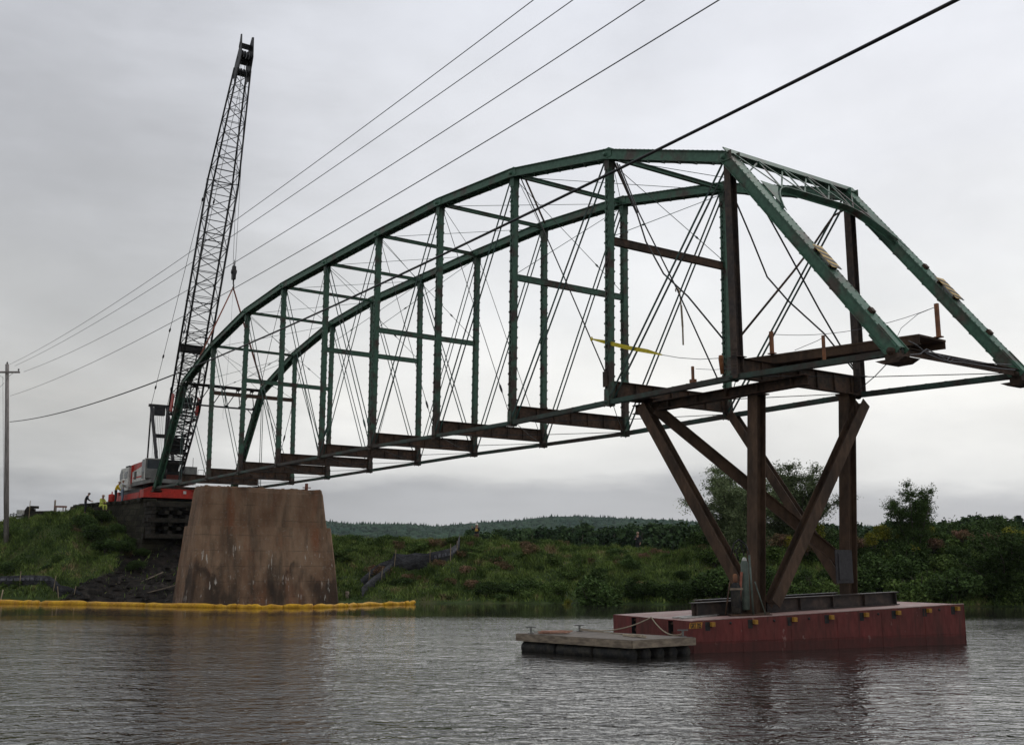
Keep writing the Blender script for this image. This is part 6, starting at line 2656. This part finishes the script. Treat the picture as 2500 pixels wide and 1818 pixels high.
for k in range(9):
    mb = MB()
    z = a.z - 0.5 + 0.21 * (k // 2) + 0.12
    y = a.y + 0.3 * (k % 2)
    cut = 0.08 * k
    mb.bar((a.x + cut * g.random(), y, z), (b.x - cut * g.random() - (1.2 if k > 5 else 0), y + 0.05, z + g.uniform(-.02, .1)), 0.26, 0.19)
    mb.build('timber', TIMBER, tp_)
mb = MB()
q = P_at(66, 1240, 83.6)
mb.prism([(q.x - 0.45, q.y, q.z - 0.9), (q.x + 0.45, q.y, q.z - 0.9), (q.x + 0.3, q.y, q.z - 0.25), (q.x + 0.02, q.y, q.z + 0.15), (q.x - 0.35, q.y, q.z - 0.4)], (0, 0.4, 0))
single('canvas_bundle', mb, TIMBER, 'dark peaked bundle at the left end of the timber pile', 'bundle', (q.x, q.y, q.z - 0.9))
q = P_at(50, 1250, 82)
wb = thing('compressor_box', 'pale ribbed equipment box on the brow left of the timber pile', 'equipment box', (q.x, q.y, q.z - 0.5))
mb = MB()
mb.box((q.x, q.y, q.z), (0.42, 0.4, 0.35))
for k in range(5):
    mb.box((q.x - 0.16 + 0.08 * k, q.y - 0.205, q.z), (0.03, 0.02, 0.3))
mb.build('casing', WHITEP, wb)
mb = MB()
mb.box((q.x, q.y, q.z - 0.32), (0.5, 0.45, 0.2))
mb.build('skid', GREYP, wb)
q = P_at(33, 1262, 81)
mb = MB()
for dx in (-0.25, 0.0, 0.22):
    mb.tube([(q.x + dx, q.y, q.z - 0.6), (q.x + dx, q.y, q.z + 0.35 - abs(dx) * 0.3)], 0.025, 5)
for dz in (-0.1, 0.15, 0.27):
    mb.tube([(q.x - 0.3, q.y - .02, q.z + dz - 0.1), (q.x, q.y - .02, q.z + dz), (q.x + 0.26, q.y - .02, q.z + dz - 0.06)], 0.03, 5)
mb.tube([(q.x + 0.1, q.y - .02, q.z - 0.05), (q.x + 0.1, q.y - .02, q.z + 0.06)], 0.07, 8)
single('pipe_manifold', mb, BLACK, 'small black pipe frame with valves beside the utility pole', 'pipe frame', (q.x, q.y, q.z - 0.6))
q = P_at(270, 1205, 77)
cn = thing('fuel_drum', 'red drum standing behind the worker in the yellow jacket', 'drum', (q.x, 82.3, 6.95))
mb = MB()
dx = float(P_at(273, 1205, 82.3).x)
mb.tube([(dx, 82.3, 6.95), (dx, 82.3, 7.2), (dx, 82.3, 7.23), (dx, 82.3, 7.26), (dx, 82.3, 7.5), (dx, 82.3, 7.66), (dx, 82.3, 7.72)], [0.24, 0.24, 0.255, 0.24, 0.24, 0.24, 0.12], 14)
mb.build('drum_body', REDP, cn)
mb = MB()
mb.tube([(dx + 0.02, 82.3, 7.68), (dx + 0.02, 82.3, 7.9)], 0.05, 8)
mb.build('filler_cap', REDP, cn)

# ================================================================== PEOPLE
SKIN = mat('skin', (0.42, 0.24, 0.17), 0.6)
HAIR = mat('hair', (0.05, 0.035, 0.025), 0.8)
JEAN = mat('denim', (0.16, 0.21, 0.27), 0.9, (0.22, 0.27, 0.33), 8, 0.5)
DARKC = mat('dark_cloth', (0.03, 0.032, 0.035), 0.9)
YJ = mat('yellow_jacket', (0.72, 0.5, 0.03), 0.7)
HV = mat('hi_vis', (0.55, 0.6, 0.12), 0.7)
HO = mat('hi_vis_gold', (0.75, 0.5, 0.12), 0.7)
WHC = mat('white_shirt', (0.6, 0.6, 0.58), 0.85)
BRC = mat('brown_cloth', (0.1, 0.07, 0.055), 0.9)
HATW = mat('hard_hat_white', (0.65, 0.62, 0.55), 0.4)
HATR = mat('hard_hat_dull', (0.3, 0.2, 0.13), 0.5)


def skinned(name, chains, m, parent, root_first=True):
    """chains: list of (points, radii); points shared by rounding join up; grown with a Skin modifier"""
    vs, rad, ed, idx = [], [], [], {}
    roots = []
    for pts, rs in chains:
        prev = None
        for p, r in zip(pts, rs):
            key = tuple(round(c, 4) for c in p)
            if key not in idx:
                idx[key] = len(vs)
                vs.append(p)
                rad.append(r)
                if prev is None:
                    roots.append(idx[key])
            i = idx[key]
            if prev is not None and prev != i:
                ed.append((prev, i))
            prev = i
    me = bpy.data.meshes.new(name)
    me.from_pydata(vs, ed, [])
    me.materials.append(m)
    o = bpy.data.objects.new(name, me)
    COL.objects.link(o)
    o.parent = parent
    md = o.modifiers.new('skin', 'SKIN')
    md.use_smooth_shade = True
    for i, r in enumerate(rad):
        r = r if isinstance(r, tuple) else (r, r)
        me.skin_vertices[0].data[i].radius = r
    for i in roots:
        me.skin_vertices[0].data[i].use_root = True
    ms = o.modifiers.new('sub', 'SUBSURF')
    ms.levels = ms.render_levels = 1
    return o


def person(label, base, rotz, pose, top, legs, hat=None, vest=None, group=None, scale=1.0):
    """figure facing local -Y; pose gives joint positions (metres above the feet)"""
    r = thing('person', label, 'person', (0, 0, 0), group=group)
    J = dict(pelvis=(0, 0, .95), waist=(0, 0, 1.1), chest=(0, 0, 1.32), neck=(0, 0, 1.5), head=(0, -.02, 1.6), crown=(0, -.01, 1.7),
             shL=(.17, 0, 1.42), elL=(.25, .02, 1.15), waL=(.24, -.1, .92), haL=(.24, -.14, .85),
             shR=(-.17, 0, 1.42), elR=(-.25, .02, 1.15), waR=(-.24, -.1, .92), haR=(-.24, -.14, .85),
             hiL=(.1, 0, .9), knL=(.11, -.03, .5), anL=(.12, 0, .09), toL=(.13, -.16, .04),
             hiR=(-.1, 0, .9), knR=(-.11, -.03, .5), anR=(-.12, 0, .09), toR=(-.13, -.16, .04))
    J.update(pose)
    V = lambda k: J[k]
    mid = lambda a, b, f=0.5: tuple(J[a][i] + (J[b][i] - J[a][i]) * f for i in range(3))
    ch = [([V('pelvis'), V('waist'), V('chest'), V('neck'), V('head'), V('crown')], [(.13, .1), (.12, .09), (.15, .1), .055, .085, .07])]
    for sd in 'LR':
        ch.append(([V('chest'), V('sh' + sd), V('el' + sd), V('wa' + sd), V('ha' + sd)], [(.15, .1), .055, .042, .03, (.032, .02)]))
        ch.append(([V('pelvis'), V('hi' + sd), V('kn' + sd), V('an' + sd), V('to' + sd)], [(.13, .1), .08, .055, .04, .035]))
    # five fingers rooted in each palm
    for sd in 'LR':
        w, h = Vector(V('wa' + sd)), Vector(V('ha' + sd))
        d = (h - w).normalized()
        sidev = d.cross(Vector((0, 1, 0.01))).normalized()
        for k in range(4):
            o_ = h + sidev * ((k - 1.5) * .02)
            Lf = (.07, .08, .075, .06)[k]
            ch.append(([tuple(o_), tuple(o_ + d * Lf * .55 + Vector((0, -.008, 0))), tuple(o_ + d * Lf + Vector((0, -.022, 0)))], [.009, .008, .006]))
        o_ = w + d * .03 + sidev * (-.025)
        ch.append(([tuple(o_), tuple(o_ - sidev * .03 + d * .025), tuple(o_ - sidev * .035 + d * .055)], [.011, .01, .008]))
    body = skinned('body', ch, SKIN, r)
    # face
    hd = Vector(V('head'))
    fc_ = MB()
    fc_.tube([hd + Vector((0, -.085, .02)), hd + Vector((0, -.105, -.005))], [.008, .014], 6)
    for sx in (-1, 1):
        fc_.box(hd + Vector((sx * .08, 0, 0)), (.02, .035, .05))
    fc_.build('nose_and_ears', SKIN, r, body)
    ey = MB()
    for sx in (-1, 1):
        ey.box(hd + Vector((sx * .03, -.083, .03)), (.018, .006, .01))
    ey.box(hd + Vector((0, -.08, -.035)), (.04, .006, .007))
    ey.build('eyes_and_mouth', HAIR, r, body)
    skinned('jacket', [([V('pelvis'), V('waist'), V('chest'), mid('chest', 'neck', .75)], [(.155, .12), (.15, .115), (.18, .125), .075])] +
            [([V('chest'), V('sh' + s), V('el' + s), mid('el' + s, 'wa' + s, .9)], [(.18, .125), .075, .06, .045]) for s in 'LR'], top, r)
    skinned('trousers', [([V('waist'), V('pelvis')], [(.14, .11), (.15, .12)])] +
            [([V('pelvis'), V('hi' + s), V('kn' + s), mid('kn' + s, 'an' + s, .92)], [(.15, .12), .105, .078, .064]) for s in 'LR'], legs, r)
    skinned('boots', [([V('an' + s), V('to' + s)], [.055, .045]) for s in 'LR'], BLACK, r)
    if vest:
        skinned('vest', [([V('waist'), V('chest'), mid('chest', 'neck', .6)], [(.168, .132), (.195, .142), .09])], vest, r)
    hh = MB()
    n = 12
    ring = lambda rx, z, dy=0: [(hd.x + rx * math.cos(a), hd.y + dy + rx * 1.15 * math.sin(a), hd.z + z) for a in np.linspace(0, 2 * math.pi, n, endpoint=False)]
    if hat:
        vs = ring(.12, .05, -.02) + ring(.105, .06) + ring(.1, .11) + ring(.07, .15) + ring(.02, .165)
    else:
        vs = ring(.088, .02, .012) + ring(.094, .05, .01) + ring(.088, .09, .005) + ring(.06, .12) + ring(.02, .13)
    fs = [(i * n + k, i * n + (k + 1) % n, (i + 1) * n + (k + 1) % n, (i + 1) * n + k) for i in range(4) for k in range(n)] + [tuple(4 * n + k for k in range(n)), tuple(range(n - 1, -1, -1))]
    hh.add(vs, fs, True)
    hh.build('hard_hat' if hat else 'hair', hat or HAIR, r)
    r.location = base
    r.rotation_euler = (0, 0, rotz)
    r.scale = (scale,) * 3
    return r


YP = 81.3
p1 = atY(281, 1228, YP)
bent = dict(chest=(0, -.1, 1.3), neck=(0, -.18, 1.46), head=(0, -.24, 1.55), crown=(0, -.24, 1.65), shL=(.17, -.1, 1.4), shR=(-.17, -.1, 1.4),
            elL=(.22, -.2, 1.12), waL=(.16, -.4, 1.02), haL=(.14, -.48, 1.0), elR=(-.22, -.2, 1.12), waR=(-.16, -.4, 1.02), haR=(-.14, -.48, 1.0))
person('worker in a yellow jacket standing beside the crane cab', (float(p1[0]), YP, 6.95), math.radians(115), bent, YJ, DARKC, HATR, scale=0.97)
p2 = atY(299, 1229, YP)
person('worker in white shirt, green vest and pale jeans touching the crane', (float(p2[0]) + .05, YP - 0.3, 6.93), math.radians(100), dict(elR=(-.2, -.28, 1.3), waR=(-.18, -.5, 1.35), haR=(-.17, -.58, 1.36), elL=(.22, -.2, 1.18), waL=(.18, -.42, 1.15), haL=(.17, -.5, 1.15)), WHC, JEAN, HATW, HV, scale=1.04)
p3 = atY(248, 1216, 80)
sit = dict(pelvis=(0, 0, .45), waist=(0, -.05, .62), chest=(0, -.1, .84), neck=(0, -.14, 1.0), head=(0, -.18, 1.1), crown=(0, -.18, 1.2), shL=(.17, -.1, .93), shR=(-.17, -.1, .93),
           hiL=(.1, 0, .42), knL=(.13, -.42, .5), anL=(.13, -.45, .09), toL=(.13, -.6, .04), hiR=(-.1, 0, .42), knR=(-.13, -.42, .5), anR=(-.13, -.45, .09), toR=(-.13, -.6, .04),
           elL=(.23, -.2, .7), waL=(.12, -.4, .66), haL=(.09, -.48, .66), elR=(-.23, -.2, .7), waR=(-.12, -.4, .66), haR=(-.09, -.48, .66))
g3 = float(ground(p3[0], 80))
person('worker in yellow-green clothes sitting on the brow of the left bank', (float(p3[0]), 80.0, float(p3[2]) - 1.0), math.radians(60), sit, HV, HV, HATR)
p4 = atY(210, 1210, 81)
person('person in dark clothes bending at the bush on the left brow', (float(p4[0]), 81.0, float(p4[2]) - 1.35), math.radians(110), bent, DARKC, DARKC, None, scale=.95)
cam_pose = dict(elL=(.24, -.18, 1.22), waL=(.1, -.2, 1.5), haL=(.07, -.19, 1.57), elR=(-.26, -.1, 1.25), waR=(-.3, -.25, 1.45), haR=(-.28, -.27, 1.52))
p5 = atY(1164, 1279, 77)
person('worker in white hard hat and gold vest on the far bank, hands raised', (float(p5[0]), 77.0, float(p5[2]) - 1.7), math.radians(-10), cam_pose, DARKC, BRC, HATW, HO)
p6 = atY(1557, 1299, 82)
person('person in dark clothes and pale hat on the bank left of the trestle', (float(p6[0]), 82.0, float(p6[2]) - 1.72), math.radians(-30), dict(elR=(-.22, -.15, 1.15), waR=(-.08, -.3, 1.2), haR=(-.03, -.33, 1.22)), DARKC, DARKC, HATR)

# ================================================================== HAZE
hz = MB()
hz.box((0, 1150, 120), (3600, 4700, 250))
hm_ = bpy.data.materials.new('haze')
hm_.use_nodes = True
t = hm_.node_tree
t.nodes.clear()
ou = t.nodes.new('ShaderNodeOutputMaterial')
pv = t.nodes.new('ShaderNodeVolumePrincipled')
pv.inputs['Color'].default_value = (0.8, 0.87, 0.95, 1)
pv.inputs['Density'].default_value = 0.00006
t.links.new(pv.outputs[0], ou.inputs['Volume'])
o = hz.build('haze', hm_)
tag(o, 'thin damp haze over the river and hills', 'haze', kind='stuff')
